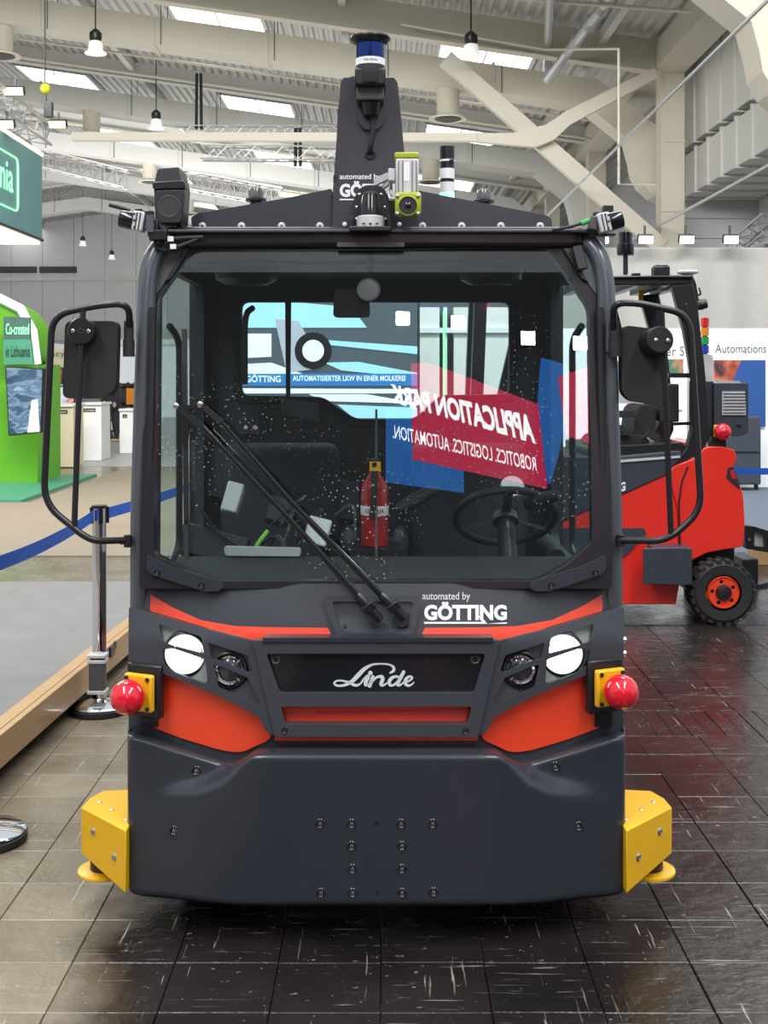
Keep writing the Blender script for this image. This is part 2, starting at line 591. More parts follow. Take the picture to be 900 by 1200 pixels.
ta, tb, tc_ = tile_mesh(wx, wy_a), tile_mesh(wx, wy_b), tile_mesh(.0741, .39)
for i in range(nx):
    for j in range(rows_a): lay(ta, TX0 + (i + .5) * wx, TY0 + (j + .5) * wy_a)
    for j in range(rows_b): lay(tb, TX0 + (i + .5) * wx, 5.53 + (j + .5) * wy_b)
tw = tile_mesh(wx, .39)
xs = TX0
for i in range(9): lay(tw, TX0 + (i + .5) * wx, 5.335)
xs = TX0 + 9 * wx
k = int((TX1 - xs) / .0741)
for i in range(k): lay(tc_, xs + (i + .5) * .0741 + .004, 5.335)

# ------------------------------------------------------------------ hall shell
RX = -18.0
def deck_z(x): return 10.55 - .143 * x if x > RX else 13.12 - .143 * (RX - x)
def duct_z(x): return 9.06 - .141 * x if x > RX else 11.6 - .141 * (RX - x)

b = MB(); prof = []; x = -46.0
while x < 9.2:
    for dx, dz in ((0, 0), (.10, 0), (.14, .09), (.24, .09)):
        prof.append((x + dx, deck_z(x + dx) + dz))
    x += .28
n = len(prof)
b.v = [Vector((x, y, z)) for y in (17.5, 86.0) for x, z in prof] + [Vector((x, y, z + .25)) for y in (17.5, 86.0) for x, z in prof]
b.f = [(i, i + 1, n + i + 1, n + i) for i in range(n - 1)] + [(2 * n + i, 2 * n + i + 1, 3 * n + i + 1, 3 * n + i) for i in range(n - 1)]
ceiling = struct(b.build('ceiling', 'roof_sheet', flat=True))

def slab(x0, x1, y, th, dz, name, m, parent, yw):
    """A member that follows the roof slope from x0 to x1, th tall, its top dz under the deck."""
    k = MB()
    pts = [(x0, deck_z(x0) + dz)] + ([(RX, deck_z(RX) + dz)] if x0 < RX < x1 else []) + [(x1, deck_z(x1) + dz)]
    up = [Vector((p[0], y - yw / 2, p[1])) for p in pts]; lo = [p - Vector((0, 0, th)) for p in up]
    for i in range(len(up) - 1):
        k.prism([up[i], up[i + 1], lo[i + 1], lo[i]], (0, yw, 0))
    return k.build(name, m, parent, flat=True)

for r, y in enumerate((18.5, 28.5, 38.5, 48.5, 58.5, 68.5, 78.5)):
    big = r <= 1
    th = .78 if big else .5
    bm_ = slab(-45, 6.9, y, th, -.06, 'beam', 'cream_steel' if big else 'duct_grey', ceiling, .05)
    slab(-45, 6.9, y, .035, -.06 - th, 'flange', 'cream_steel' if big else 'duct_grey', bm_, .34)
    if r >= 1:      # skylights in the bay behind each beam
        for x in (-25.2, -11.55, -4.45, 2.7):
            k = MB(); y0, y1 = y + 2.8, y + 6.3
            z0, z1 = deck_z(x - 1.2) - .02, deck_z(x + 1.2) - .02
            fr = MB()
            for (xa, xb, ya, yb) in ((-1.3, -1.2, y0 - .1, y1 + .1), (1.2, 1.3, y0 - .1, y1 + .1), (-1.2, 1.2, y0 - .1, y0), (-1.2, 1.2, y1, y1 + .1), (-.02, .02, y0, y1)):
                fr.add([(x + q[0], q[1], deck_z(x + q[0]) - q[2]) for q in [(a, c, d) for a in (xa, xb) for c in (ya, yb) for d in (-.02, .12)]],
                       [(0, 1, 3, 2), (4, 6, 7, 5), (0, 4, 5, 1), (2, 3, 7, 6), (0, 2, 6, 4), (1, 5, 7, 3)])
            f_ = fr.build('skylight', 'duct_grey', ceiling, flat=True)
            k.prism([(x - 1.2, y0, z0), (x + 1.2, y0, z1), (x + 1.2, y1, z1), (x - 1.2, y1, z0)], (0, 0, -.03))
            k.build('pane', 'warm_pane' if (r, x) in ((4, -4.45),) else 'skylight_pane', f_, flat=True)
# purlins along the hall and rails across it
for x in (-24, -15.0, -8.1, -1.0, 5.2):
    k = MB(); z = deck_z(x) - .22
    k.span((x - .09, 18, z - .14), (x + .09, 86, z + .14))
    k.build('purlin', 'duct_grey', ceiling, flat=True)
for (y, dz, rr) in ((31.8, 1.42, .035), (36.6, .85, .05), (41.7, 1.35, .04), (46.8, .9, .045), (57, .9, .05)):
    k = MB()
    k.tube([(-40, y, deck_z(-40) - dz), (RX, y, deck_z(RX) - dz), (6.6, y, deck_z(6.6) - dz)], rr, 6)
    for x in range(-34, 6, 4):
        k.tube([(x, y, deck_z(x) - dz), (x, y, deck_z(x))], .012, 4)
    k.build('pipe', 'duct_cream', ceiling)

# eave beam, columns, braces
k = MB(); k.span((6.45, 17.5, 8.75), (7.0, 86, 9.45)); k.span((6.35, 17.5, 8.70), (7.1, 86, 8.76)); k.build('eave_beam', 'cream_steel', ceiling, flat=True)
for y in (18.5, 28.5, 38.5, 48.5, 58.5, 68.5, 78.5):
    k = MB()
    k.span((6.55, y - .28, 0), (6.60, y + .28, 9.0)); k.span((7.05, y - .28, 0), (7.10, y + .28, 9.0)); k.span((6.6, y - .26, 0), (7.05, y + .02, 9.0))
    c_ = k.build('column', 'cream_steel', ceiling, flat=True)
    k = MB(); k.span((6.53, y - .3, 5.42), (7.12, y - .2, 5.46)); k.span((6.53, y - .3, 7.06), (7.12, y - .2, 7.10)); k.build('splice_plate', 'cream_steel', c_, flat=True)
k = MB(); k.bar(V(522, 69, 28.3), V(775, 290, 28.3), .22, .40); k.build('diagonal_brace', 'cream_steel', ceiling, flat=True)
k = MB(); k.bar(V(85, 160.5, 28.0), V(600, 161.5, 28.0), .2, .19)
k.sheet([(560, 157), (600, 156), (640, 146), (662, 131), (768, 78), (770, 91), (668, 146), (650, 163), (628, 172), (560, 166)], lambda a, c: V(a, c, 27.8), .2)
k.build('tie_beam', 'cream_steel', ceiling, flat=True)
k = MB(); k.tube([V(645, -8, 24), V(640, 100, 33.5)], .1, 8); k.build('drain_pipe', 'galvanised', ceiling)
k = MB(); k.tube([V(722, -12, 24), V(665, 62, 27.6), V(640, 96, 28.0)], .11, 10)
for t in (.25, .5, .8): 
    p = V(722, -12, 24).lerp(V(665, 62, 27.6), t); k.cyl(p - Vector((.05, -.1, .1)), p + Vector((.05, -.1, .1)), .14)
k.build('drain_pipe', 'galvanised', ceiling)
k = MB()
k.tube([V(902, -2, 14), V(600, 293, 42)], .03, 6)
k.tube([(6.43, 16, 5.06), (6.43, 40, 5.06)], .035, 6)
k.tube([(7.6, 17, 4.2), (7.6, 29, 4.2)], .03, 6)
k.build('conduit', 'galvanised', ceiling)
k = MB(); k.tube([V(470, 28, 27.8), V(640, 58, 27.8)], .03, 6); k.tube([V(640, 58, 27.8), V(725, 57.5, 24.5), V(725, 216, 24.5), V(768, 217, 24.5)], .03, 6)
k.tube([V(590, -3, 26.5), V(812, 14, 23)], .04, 6)
k.build('sprinkler_pipe', 'duct_cream', ceiling)

# walls
b = MB(); x = -46.0
while x < 9.0:
    b.span((x, 84.0, 0), (x + 2.17, 84.2, deck_z(x + 1) + .2)); x += 2.2
wall_back = struct(b.build('wall_back', 'wall_sheet', flat=True))
k = MB(); k.span((-46, 83.8, 8.2), (8, 84.0, 8.5)); k.span((-46, 83.7, 4.0), (8, 84.0, 4.9)); k.build('rail', 'duct_grey', wall_back, flat=True)
for x0 in (-27.0, -24.2):
    k = MB(); k.span((x0, 83.85, 8.75), (x0 + 2.6, 84.05, 9.2)); k.build('air_slot', 'dark_gap', wall_back, flat=True)
b = MB()
z = 0.0
while z < 9.0:
    b.span((7.2, 30.0, z), (16, 30.15, z + .47)); z += .5
b.span((9.4, 17.5, 0), (9.6, 86, 10.0))
wall_right = struct(b.build('wall_right', 'wall_sheet', flat=True))

wall_front = struct(MB().span((-45, -22.3, 0), (45, -22, 9.5)).build('wall_front', 'hall_front_sheet', flat=True))

# ------------------------------------------------------------------ air ducts
def duct(y, label, m, m2, noz):
    hgt, dep = .71, .9
    t = thing('air_duct', label, 'air duct', (-20, y, duct_z(-20)), 'roof air ducts')
    path = [(-44, duct_z(-44)), (RX, duct_z(RX)), (5.08, 8.34), (6.15, 7.48), (6.28, 7.0)]
    top = [(-44, duct_z(-44) + hgt), (RX, duct_z(RX) + hgt), (5.35, 8.34 + hgt - .06), (6.95, 7.75), (7.2, 7.0)]
    for a in range(1, 6):           # the bend back into the wall
        q = a / 5 * math.pi / 2
        path.append((7.55 - 1.27 * math.cos(q), 7.0 - 1.15 * math.sin(q)))
        top.append((7.55 - .35 * math.cos(q), 7.0 - .3 * math.sin(q)))
    k = MB()
    for i in range(len(path) - 1):
        a, b2, c, d = path[i], path[i + 1], top[i + 1], top[i]
        k.prism([(q[0], y, q[1]) for q in (a, b2, c, d)], (0, dep, 0))
    k.build('duct_body', m, t, flat=True)
    x = -37.15
    while x < 5:
        z = duct_z(x)
        k = MB().add([(x + sx, y + sy, z + sz) for sx in (-.035, .035) for sy in (-.03, dep + .03) for sz in (-.03, hgt + .03)],
              [(0, 1, 3, 2), (4, 6, 7, 5), (0, 4, 5, 1), (2, 3, 7, 6), (0, 2, 6, 4), (1, 5, 7, 3)])
        k.build('joint_band', m, t, flat=True)
        x += 2.85
    x = -36.95
    while x < 5:
        for yy in (y - .03, y + dep + .03):
            MB().tube([(x, yy, duct_z(x)), (x, yy, deck_z(x))], .014, 4).build('hanger_rod', 'text_grey', t, flat=True)
        x += 2.85
    for x in noz:
        z = duct_z(x)
        q = MB(); q.lathe([(.29, .1), (.29, -.62), (.31, -.66), (.48, -.72), (.48, -.76), (.36, -.74)], (x, y + .45, z), n=24)
        nb = q.build('nozzle', 'duct_cream', t)
        q = MB(); q.lathe([(.34, -.755), (.2, -.80), (.05, -.765)], (x, y + .45, z), n=20); q.build('louvre', 'dark_gap', nb)
duct(20, 'nearest cream air duct, only its elbow showing above the ducted wall', 'duct_cream', 'cream_steel', ())
duct(30, 'cream square air duct just behind the deep roof beam', 'duct_cream', 'cream_steel', (-9.75, 1.63))
duct(40, 'grey square air duct running above the lattice trusses', 'duct_grey', 'duct_grey', (-9.9, 1.57))
duct(50, 'grey air duct showing under the long cream tie beam', 'duct_grey', 'duct_grey', (-9.9, 1.6))
duct(60, 'grey air duct above the loudspeaker, fourth row from the deep beam', 'duct_grey', 'duct_grey', (-9.9, 1.6))
duct(72, 'farthest grey air duct, bent over the roof ridge beside the teal sign', 'duct_grey', 'duct_grey', (-21.5, -9.9))

def wall_duct(z0, z1, y0, y1, label):
    t = thing('wall_duct', label, 'air duct', (8.3, (y0 + y1) / 2, z0), 'wall ducts')
    k = MB(); k.span((7.42, y0, z0), (9.3, y1, z1)); k.build('duct_body', 'duct_grey', t, flat=True)
    y = y0
    while y <= y1 + .01:
        k = MB(); k.span((7.37, y - .05, z0 - .05), (9.3, y + .05, z1 + .05)); k.build('joint_band', 'duct_grey', t, flat=True); y += 1.1
wall_duct(7.15, 9.3, 21.9, 29.6, 'upper pale duct with upright seams on the wall beside the column')
wall_duct(5.95, 6.95, 19.6, 29.6, 'lower pale duct box running along the wall beneath the upper duct')

# ------------------------------------------------------------------ hanging lamps
def bay_lamp(x, y, z, label, lit=1):
    t = thing('high_bay_lamp', label, 'lamp', (x, y, z), 'hanging hall lamps')
    k = MB(); k.lathe([(.05, .60), (.10, .56), (.15, .50), (.15, .36), (.11, .30)], (x, y, z), n=14)
    k.build('housing', 'black_satin', t)
    k = MB(); k.lathe([(.10, .32), (.16, .28), (.18, .16), (.19, .07), (.26, .03), (.27, 0), (.16, .03)], (x, y, z), n=18)
    k.build('lamp_shade', 'lamp_glass', t)
    k = MB(); k.tube([(x, y, z + .6), (x, y, deck_z(x))], .018, 5); k.build('cord', 'black_satin', t)
def bl(px, py, y, label):
    p = V(px, py, y); bay_lamp(p.x, p.y, p.z, label)
bl(112, 63, 29.2, 'glass hall lamp hanging in front of the cream duct')
bl(552, 68, 27.0, 'glowing hall lamp hanging beside the diagonal brace')
bl(183, 151, 38, 'glass hall lamp hanging above the long tie beam near the lattice truss')
bl(228, 203, 52, 'hall lamp hanging over the loudspeaker on the cab')
bl(258, 239, 66, 'small hall lamp just above the sloping cab roof panel')
bl(97, 288, 74, 'small hall lamp above the back wall beside the teal sign')
bl(131, 304, 79, 'tiny lit lamp hanging in front of the grey back wall')

# ------------------------------------------------------------------ lattice trusses
def truss(name, p0, p1, s, label, group, n=None, m='truss_alloy'):
    p0, p1 = Vector(p0), Vector(p1)
    d = (p1 - p0); L = d.length; d.normalize()
    x = d.cross(Vector((0, 0, 1))).normalized(); z = x.cross(d)
    t = thing(name, label, 'truss', tuple((p0 + p1) / 2), group)
    cs = [(-1, -1), (1, -1), (1, 1), (-1, 1)]
    for a, c in cs:
        k = MB(); o = x * a * s / 2 + z * c * s / 2
        k.tube([p0 + o, p1 + o], s * .075, 6); k.build('chord', m, t)
    n = n or int(L / s)
    k = MB()
    for f in range(4):
        a, c = cs[f], cs[(f + 1) % 4]
        oa = x * a[0] * s / 2 + z * a[1] * s / 2; oc = x * c[0] * s / 2 + z * c[1] * s / 2
        pts = [p0 + d * L * i / n + (oa if i % 2 else oc) for i in range(n + 1)]
        for i in range(n): k.tube([pts[i], pts[i + 1]], s * .04, 4, cap=False)
    k.build('lattice', m, t)
    return t
truss('lighting_truss', V(205, 153, 36), V(400, 153, 36), .26, 'slim lattice truss resting just above the long tie beam', 'lattice trusses')
truss('lighting_truss', V(236, 179, 32), V(398, 181, 32), .36, 'bright lattice truss with hanging straps under the tie beam', 'lattice trusses')
truss('lighting_truss', V(-30, 100, 17.0), V(48, 158, 20.5), .34, 'lattice truss carrying warm floodlights above the teal hanging sign', 'lattice trusses')
truss('lighting_truss', V(200, 208, 55), V(330, 232, 55), .8, 'distant grey lattice truss behind the loudspeaker', 'lattice trusses', n=18)
truss('lighting_truss', V(50, 186, 56), V(150, 211, 56), .8, 'distant lattice truss beside the teal sign, farthest of the trusses', 'lattice trusses', n=14)
truss('lighting_truss', V(862, 298, 26), V(905, 262, 24), .4, 'short lattice truss above the grey curtain by the wall', 'lattice trusses')
for px, y0, y1, yy, lab in ((233, 86, 152, 36, 'pair of black straps holding the slim lattice truss'), (349, 150, 195, 32, 'black strap holding the bright lattice truss')):
    k = MB()
    for d in (-3, 3): k.tube([V(px + d * .8, y0, yy), V(px + d, y1, yy)], .05, 6)
    tag(k.build('hoist_strap', 'black_satin'), lab, 'strap')
# chain hoist on the lit truss
t = thing('chain_hoist', 'chain hoist with yellow and green block above the teal hanging sign', 'hoist', tuple(V(53, 125, 18.8)))
k = MB(); k.tube([V(52.5, -20, 18.8), V(52.5, 100, 18.8)], .012, 5); k.build('chain', 'black_satin', t)
k = MB(); k.ball(V(53, 104, 18.8), .085); k.build('block', 'lime', t)
k = MB(); k.bar(V(57, 120, 18.8), V(57, 137, 18.8), .12, .12, (0, 1, 0)); k.build('motor', 'cab_dark', t)
def flood(px, py, y, label, m, w_=.26, h_=.13, tilt=.5):
    p = V(px, py, y)
    t = thing('floodlight', label, 'lamp', tuple(p), 'floodlights')
    R = Matrix.Rotation(tilt, 3, 'X')
    k = MB(); k.box(p + Vector((0, .05, .02)), (w_, .1, h_), R); k.build('lamp_housing', 'cab_dark', t, bevel=.008)
    k = MB(); k.box(p, (w_ * .9, .03, h_ * .85), R); k.build('lamp_lens', m, t, bevel=.005)
    k = MB(); k.bar(p + Vector((0, .08, 0)), p + Vector((0, .08, .22)), .03, .03, (0, 1, 0)); k.build('bracket', 'cab_dark', t)
flood(16, 107, 18.0, 'warm floodlight on the lattice truss above the teal sign', 'lamp_warm', .3)
flood(67, 146, 20.0, 'warm floodlight at the end of the lattice truss beside the teal sign', 'lamp_warm', .3)
flood(6, 146, 17.8, 'warm floodlight tucked behind the top edge of the teal sign', 'lamp_warm', .26)
# ------------------------------------------------------------------ hanging teal sign
SXF, y0, y1 = -5.72, 16.6, 20.0
t = thing('hanging_sign', 'teal hanging box sign with glowing green lettering above the green stand', 'sign', (SXF - 1.5, 18.5, 3.72))
k = MB(); k.span((SXF - 3.2, y0 - 3, 3.80), (SXF, y1, 5.22)); k.build('box', 'sign_teal', t, bevel=.02)
k = MB(); k.span((SXF - 3.15, y0 - 2.9, 3.74), (SXF - .03, y1 - .05, 3.80)); k.build('light_panel', 'sign_lit', t)
k = MB(); k.span((SXF - 3.22, y0 - 3, 3.79), (SXF + .02, y1 + .02, 3.83)); k.build('trim', 'black_satin', t)
k = MB(); k.span((SXF - .06, y0 - 3, 5.22), (SXF + .015, y1 + .015, 5.27)); k.build('top_light', 'sign_lit', t)
# word on the face that looks across the aisle; reads towards the far end
yc = lambda px: SXF * F / (px - 450)
def face(px, py):
    y = yc(px); return Vector((SXF + .012, y, H + (440 - py) * y / F))
yb, ya = yc(14.5), 16.38
lettering('Lithuania', on_plane((SXF + .012, ya, 4.35), (0, yb - ya, 0), (0, 0, .47)), 'neon_green', t, .006)
k = MB()
pl = fillet([(SXF + .014, 13.2, 4.10), (SXF + .014, yc(20), 4.10), (SXF + .014, yc(20), 4.92), (SXF + .014, 13.2, 4.92)], .13, 6, True)
k.tube(pl, .014, 6, closed=True); k.build('neon_outline', 'neon_green', t)

# ------------------------------------------------------------------ green stand with screen
t = thing('green_stand', 'bright green exhibition stand with a slate and green two-line sign', 'stand', (-6.2, 17, 0))
k = MB(); k.prism([V(-60, 570, 16.9), V(44, 566, 16.9), V(44, 427, 16.9), V(-60, 427, 16.9)], (0, 1.2, 0)); k.build('wall_panel', 'stand_green', t)
arc = fillet([V(-60, 427, 17.0), V(43, 427, 17.0), V(37, 385, 17.0), V(22, 362, 17.0), V(-2, 350, 17.0), V(-60, 346, 17.0)], .25, 5, True)
k = MB(); k.prism(arc, (0, 1.0, 0)); k.build('arch', 'stand_green', t)
k = MB(); k.tube([V(43, 427, 16.98), V(38, 388, 16.98), V(24, 362, 16.98), V(-4, 348, 16.98), V(-60, 344, 16.98)], .07, 8); k.build('arch_rim', 'panel_white', t)
a = MB().prism([V(4, 398, 16.6), V(35, 398, 16.6), V(35, 372, 16.6), V(4, 371, 16.6)], (0, .06, 0)).build('upper_plate', 'stand_slate', t)
c = MB().prism([V(4, 427, 16.6), V(39, 427, 16.6), V(36, 398, 16.6), V(4, 398, 16.6)], (0, .06, 0)).build('lower_plate', 'stand_teal', t)
lettering('Co-created', lambda u, v: V(7 + 27 * u, 392 - 13 * v, 16.585), 'neon_green', a)
lettering('in Lithuania', lambda u, v: V(7 + 28 * u, 418 - 13 * v, 16.585), 'black_satin', c)
k = MB(); k.span((-9.5, 14.55, 0), (-4.42, 18.4, .035)); k.build('plinth', 'stand_teal', t)
def screen_mat(name, cols, sx, sy, strength):
    m = bpy.data.materials.new(name); m.use_nodes = True; nt = m.node_tree
    b = nt.nodes['Principled BSDF']; b.inputs['Roughness'].default_value = .15
    tc = nt.nodes.new('ShaderNodeTexCoord'); mp = nt.nodes.new('ShaderNodeMapping'); mp.inputs['Scale'].default_value = (sx, sx, sy)
    n = nt.nodes.new('ShaderNodeTexNoise'); n.inputs['Scale'].default_value = 1; n.inputs['Detail'].default_value = 3; n.inputs['Distortion'].default_value = .15
    cr = nt.nodes.new('ShaderNodeValToRGB')
    nt.links.new(tc.outputs['Object'], mp.inputs[0]); nt.links.new(mp.outputs[0], n.inputs['Vector']); nt.links.new(n.outputs['Fac'], cr.inputs[0])
    el = cr.color_ramp.elements
    el[0].position = cols[0][0]; el[0].color = (*cols[0][1], 1); el[1].position = cols[-1][0]; el[1].color = (*cols[-1][1], 1)
    for p, c_ in cols[1:-1]:
        e = el.new(p); e.color = (*c_, 1)
    nt.links.new(cr.outputs[0], b.inputs['Emission Color']); b.inputs['Emission Strength'].default_value = strength
    b.inputs['Base Color'].default_value = (.02, .02, .02, 1)
    MATS[name] = m
screen_mat('screen_city', [(.3, (.01, .04, .10)), (.45, (.03, .12, .22)), (.52, (.25, .38, .5)), (.6, (.05, .15, .30)), (.7, (.5, .65, .75))], 2.2, 7, .8)
screen_mat('screen_purple', [(.3, (.03, .01, .03)), (.5, (.10, .03, .06)), (.7, (.5, .10, .03))], 3, 3, .9)
screen_mat('screen_photo', [(.3, (.75, .8, .85)), (.52, (.6, .7, .8)), (.6, (.6, .12, .06)), (.7, (.8, .85, .9))], 4, 4, .8)
screen_mat('screen_face', [(.3, (.02, .02, .05)), (.4, (.45, .08, .03)), (.48, (.55, .25, .16)), (.54, (.05, .22, .10)), (.6, (.04, .2, .35)), (.68, (.6, .45, .3))], 2.6, 2.6, .9)
screen_mat('screen_cyan', [(.35, (.02, .08, .25)), (.5, (.03, .45, .6)), (.58, (.5, .25, .2)), (.68, (.1, .55, .7))], 2, 3, .9)
t = thing('wall_screen', 'large flat screen on the front of the green stand', 'screen', tuple(V(28, 510, 16.3)))
k = MB(); k.prism([V(6, 429, 16.45), V(50, 432, 16.0), V(48, 507, 16.0), V(10, 511, 16.45)], (.03, .09, 0)); k.build('bezel', 'black_satin', t)
k = MB(); k.prism([V(7.2, 430.5, 16.43), V(49, 433.3, 15.98), V(47, 505.5, 15.98), V(11, 509, 16.43)], (.002, .012, 0)); k.build('display', 'screen_city', t)
k = MB(); k.prism([V(32, 507, 16.1), V(37, 469, 16.05), V(44, 468, 16.0), V(46, 506, 15.96)], (.003, .01, 0)); k.build('picture_tower', 'panel_pale', t)

# counters and screens further in
def counter(px0, px1, pyt, pyb, y, label, m, side=0):
    t = thing('counter', label, 'counter', tuple(V((px0 + px1) / 2, pyb, y)), 'pale stand counters')
    k = MB(); k.prism([V(px0, pyb, y), V(px1, pyb, y), V(px1 - .5, pyt, y), V(px0, pyt, y)], (0, .7, 0)); k.build('body', m, t, bevel=.01)
    k = MB(); a_, b_ = V(px0 - 1, pyt, y - .05), V(px1, pyt, y - .05); k.prism([a_, b_, b_ + Vector((0, .8, 0)), a_ + Vector((0, .8, 0))], (0, 0, .04)); k.build('top', 'panel_pale', t)
    k = MB(); k.prism([V(px0 + 4, pyt + 8, y), V(px1 - 7, pyt + 8, y), V(px1 - 7, pyt + 4, y), V(px0 + 4, pyt + 4, y)], (0, -.015, 0)); k.build('name_plate', 'black_satin', t)
    lettering('Co-created', lambda u, v: V(px0 + 5.5 + (px1 - px0 - 14) * u, pyt + 7.4 - 2.8 * v, y - .018), 'panel_cream', t, .01)
    t.location.z += max(0, .014 - V(0, pyb, y).z)
    return t
counter(55, 86, 480, 551, 20.0, 'cream counter with black name plate beside the green stand', 'panel_cream')
counter(93, 119, 478, 543.5, 21.5, 'pale counter with black name plate behind the mirror rod', 'panel_pale')
t = thing('yellow_panel', 'yellow sign panel above the small screens behind the mirror bracket', 'sign', tuple(V(62, 430, 26)))
k = MB(); k.prism([V(47, 430, 26), V(86, 430, 26), V(86, 408, 26), V(47, 408, 26)], (0, .2, 0)); k.build('board', 'panel_cream', t)
lettering('acy', lambda u, v: V(60 + 16 * u, 420 - 7 * v, 25.98), 'text_grey', t)
k = MB(); k.prism([V(55, 522, 26.1), V(80, 522, 26.1), V(80, 430, 26.1), V(55, 430, 26.1)], (0, .1, 0)); k.build('post_panel', 'panel_white', t)
def screen(px0, px1, y0_, y1_, y, m, label):
    t = thing('display_screen', label, 'screen', tuple(V((px0 + px1) / 2, y1_, y)), 'small stand screens')
    k = MB(); k.prism([V(px0, y1_, y), V(px1, y1_, y), V(px1, y0_, y), V(px0, y0_, y)], (0, .08, 0)); k.build('bezel', 'black_satin', t)
    k = MB(); k.prism([V(px0 + 1.5, y1_ - 1.5, y - .002), V(px1 - 1.5, y1_ - 1.5, y - .002), V(px1 - 1.5, y0_ + 1.5, y - .002), V(px0 + 1.5, y0_ + 1.5, y - .002)], (0, -.008, 0)); k.build('display', m, t)
screen(50, 74, 431, 450, 25.8, 'screen_purple', 'dark purple screen below the yellow panel')
screen(53, 88, 452, 476, 25.2, 'screen_photo', 'pale screen with a red picture above the cream counter')
# bright booths and dark machines at the far end
def booth(px0, px1, pyt, y, m, label, dep=3):
    t = thing('exhibition_booth', label, 'booth', tuple(V((px0 + px1) / 2, 440 + H * F / y, y)), 'far exhibition booths')
    yb = 440 + (H - .012) * F / y
    k = MB(); k.prism([V(px0, yb, y), V(px1, yb, y), V(px1, pyt, y), V(px0, pyt, y)], (0, dep, 0)); k.build('wall_panel', m, t)
    k = MB(); k.prism([V(px0, pyt + 6, y), V(px1, pyt + 6, y), V(px1, pyt, y), V(px0, pyt, y)], (0, -.4, 0)); k.build('fascia', 'panel_pale', t)
    return t
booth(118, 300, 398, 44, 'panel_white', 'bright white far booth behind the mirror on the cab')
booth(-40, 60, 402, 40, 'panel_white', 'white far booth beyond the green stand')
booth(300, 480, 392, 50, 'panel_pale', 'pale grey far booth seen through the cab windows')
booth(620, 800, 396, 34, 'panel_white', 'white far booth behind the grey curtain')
t = thing('machine_frame', 'dark machine frame in front of the bright far booth', 'machine', tuple(V(140, 517, 31)))
k = MB()
for px in (128, 139, 150, 158): k.bar(V(px, 508, 31), V(px, 448, 31), .07, .07, (0, 1, 0))
for py in (450, 470, 492, 505): k.bar(V(126, py, 31), V(162, py + 1, 31), .06, .06)
k.build('frame', 'black_satin', t)
k = MB(); k.prism([V(141, 492, 31.2), V(158, 492, 31.2), V(158, 452, 31.2), V(141, 452, 31.2)], (0, .8, 0)); k.build('cabinet', 'cab_dark', t)
k = MB(); k.prism([V(148, 474, 30.9), V(157, 474, 30.9), V(157, 455, 30.9), V(148, 455, 30.9)], (0, .2, 0)); k.build('orange_unit', 'amber_lens', t)
counter(140, 156, 484, 534, 23.5, 'small pale counter standing next to the cab pillar', 'panel_pale')

# visitor in dark clothes, bending forward by the far machines
def figure():
    y = 26.5; s = y / F
    t = thing('person', 'person in dark clothes leaning forward among the far stands', 'person', tuple(V(131, 517, y)))
    def skin(pts, edges, rad, name, m):
        me = bpy.data.meshes.new(name); me.from_pydata([tuple(p) for p in pts], edges, [])
        o = bpy.data.objects.new(name, me); COL.objects.link(o); join(o, t); me.materials.append(MATS[m])
        sk = o.modifiers.new('s', 'SKIN'); sk.use_smooth_shade = True
        for i, r in enumerate(rad): me.skin_vertices[0].data[i].radius = (r, r)
        me.skin_vertices[0].data[0].use_root = True
        ss = o.modifiers.new('d', 'SUBSURF'); ss.levels = 1; ss.render_levels = 1
        return o
    pts = [V(131, 477, y), V(130, 466, y), V(129, 454, y), V(128, 447, y), V(127, 441, y), V(126.5, 435, y),
           V(128, 480, y), V(123, 496, y - .1), V(131, 513, y - .1), V(134, 516, y - .1),
           V(134, 480, y + .1), V(135, 497, y + .1), V(137, 513, y + .15), V(134, 516, y),
           V(124, 455, y), V(121, 465, y - .1), V(119, 473, y - .25), V(134, 454, y + .1), V(137, 465, y), V(134, 473, y - .2)]
    ed = [(0, 1), (1, 2), (2, 3), (3, 4), (4, 5), (0, 6), (6, 7), (7, 8), (8, 9), (0, 10), (10, 11), (11, 12), (12, 13), (2, 14), (14, 15), (15, 16), (2, 17), (17, 18), (18, 19)]
    rad = [.16, .15, .17, .07, .09, .08, .10, .075, .055, .045, .10, .075, .055, .045, .07, .05, .04, .07, .05, .04]
    skin(pts, ed, rad, 'body', 'cloth_dark')
    k = MB(); k.ball(V(126.6, 436, y), .10, sc=(.85, 1, 1.15)); k.build('head', 'skin', t)
    k = MB(); k.ball(V(126.9, 434.6, y + .02), .107, sc=(.88, 1, 1.05)); k.build('hair', 'black_satin', t)
    for px, py, d in ((119, 474.5, -.25), (134, 474.5, -.2), ):
        k = MB(); k.ball(V(px, py, y + d), .045, 8, 6, (1, 1, 1.4)); k.build('hand', 'skin', t)
    for px, d in ((133, -.1), (136.5, .12)):
        k = MB(); k.ball(V(px, 516, y + d), .07, 10, 6, (1.5, 1, .6)); k.build('shoe', 'skin', t)
figure()

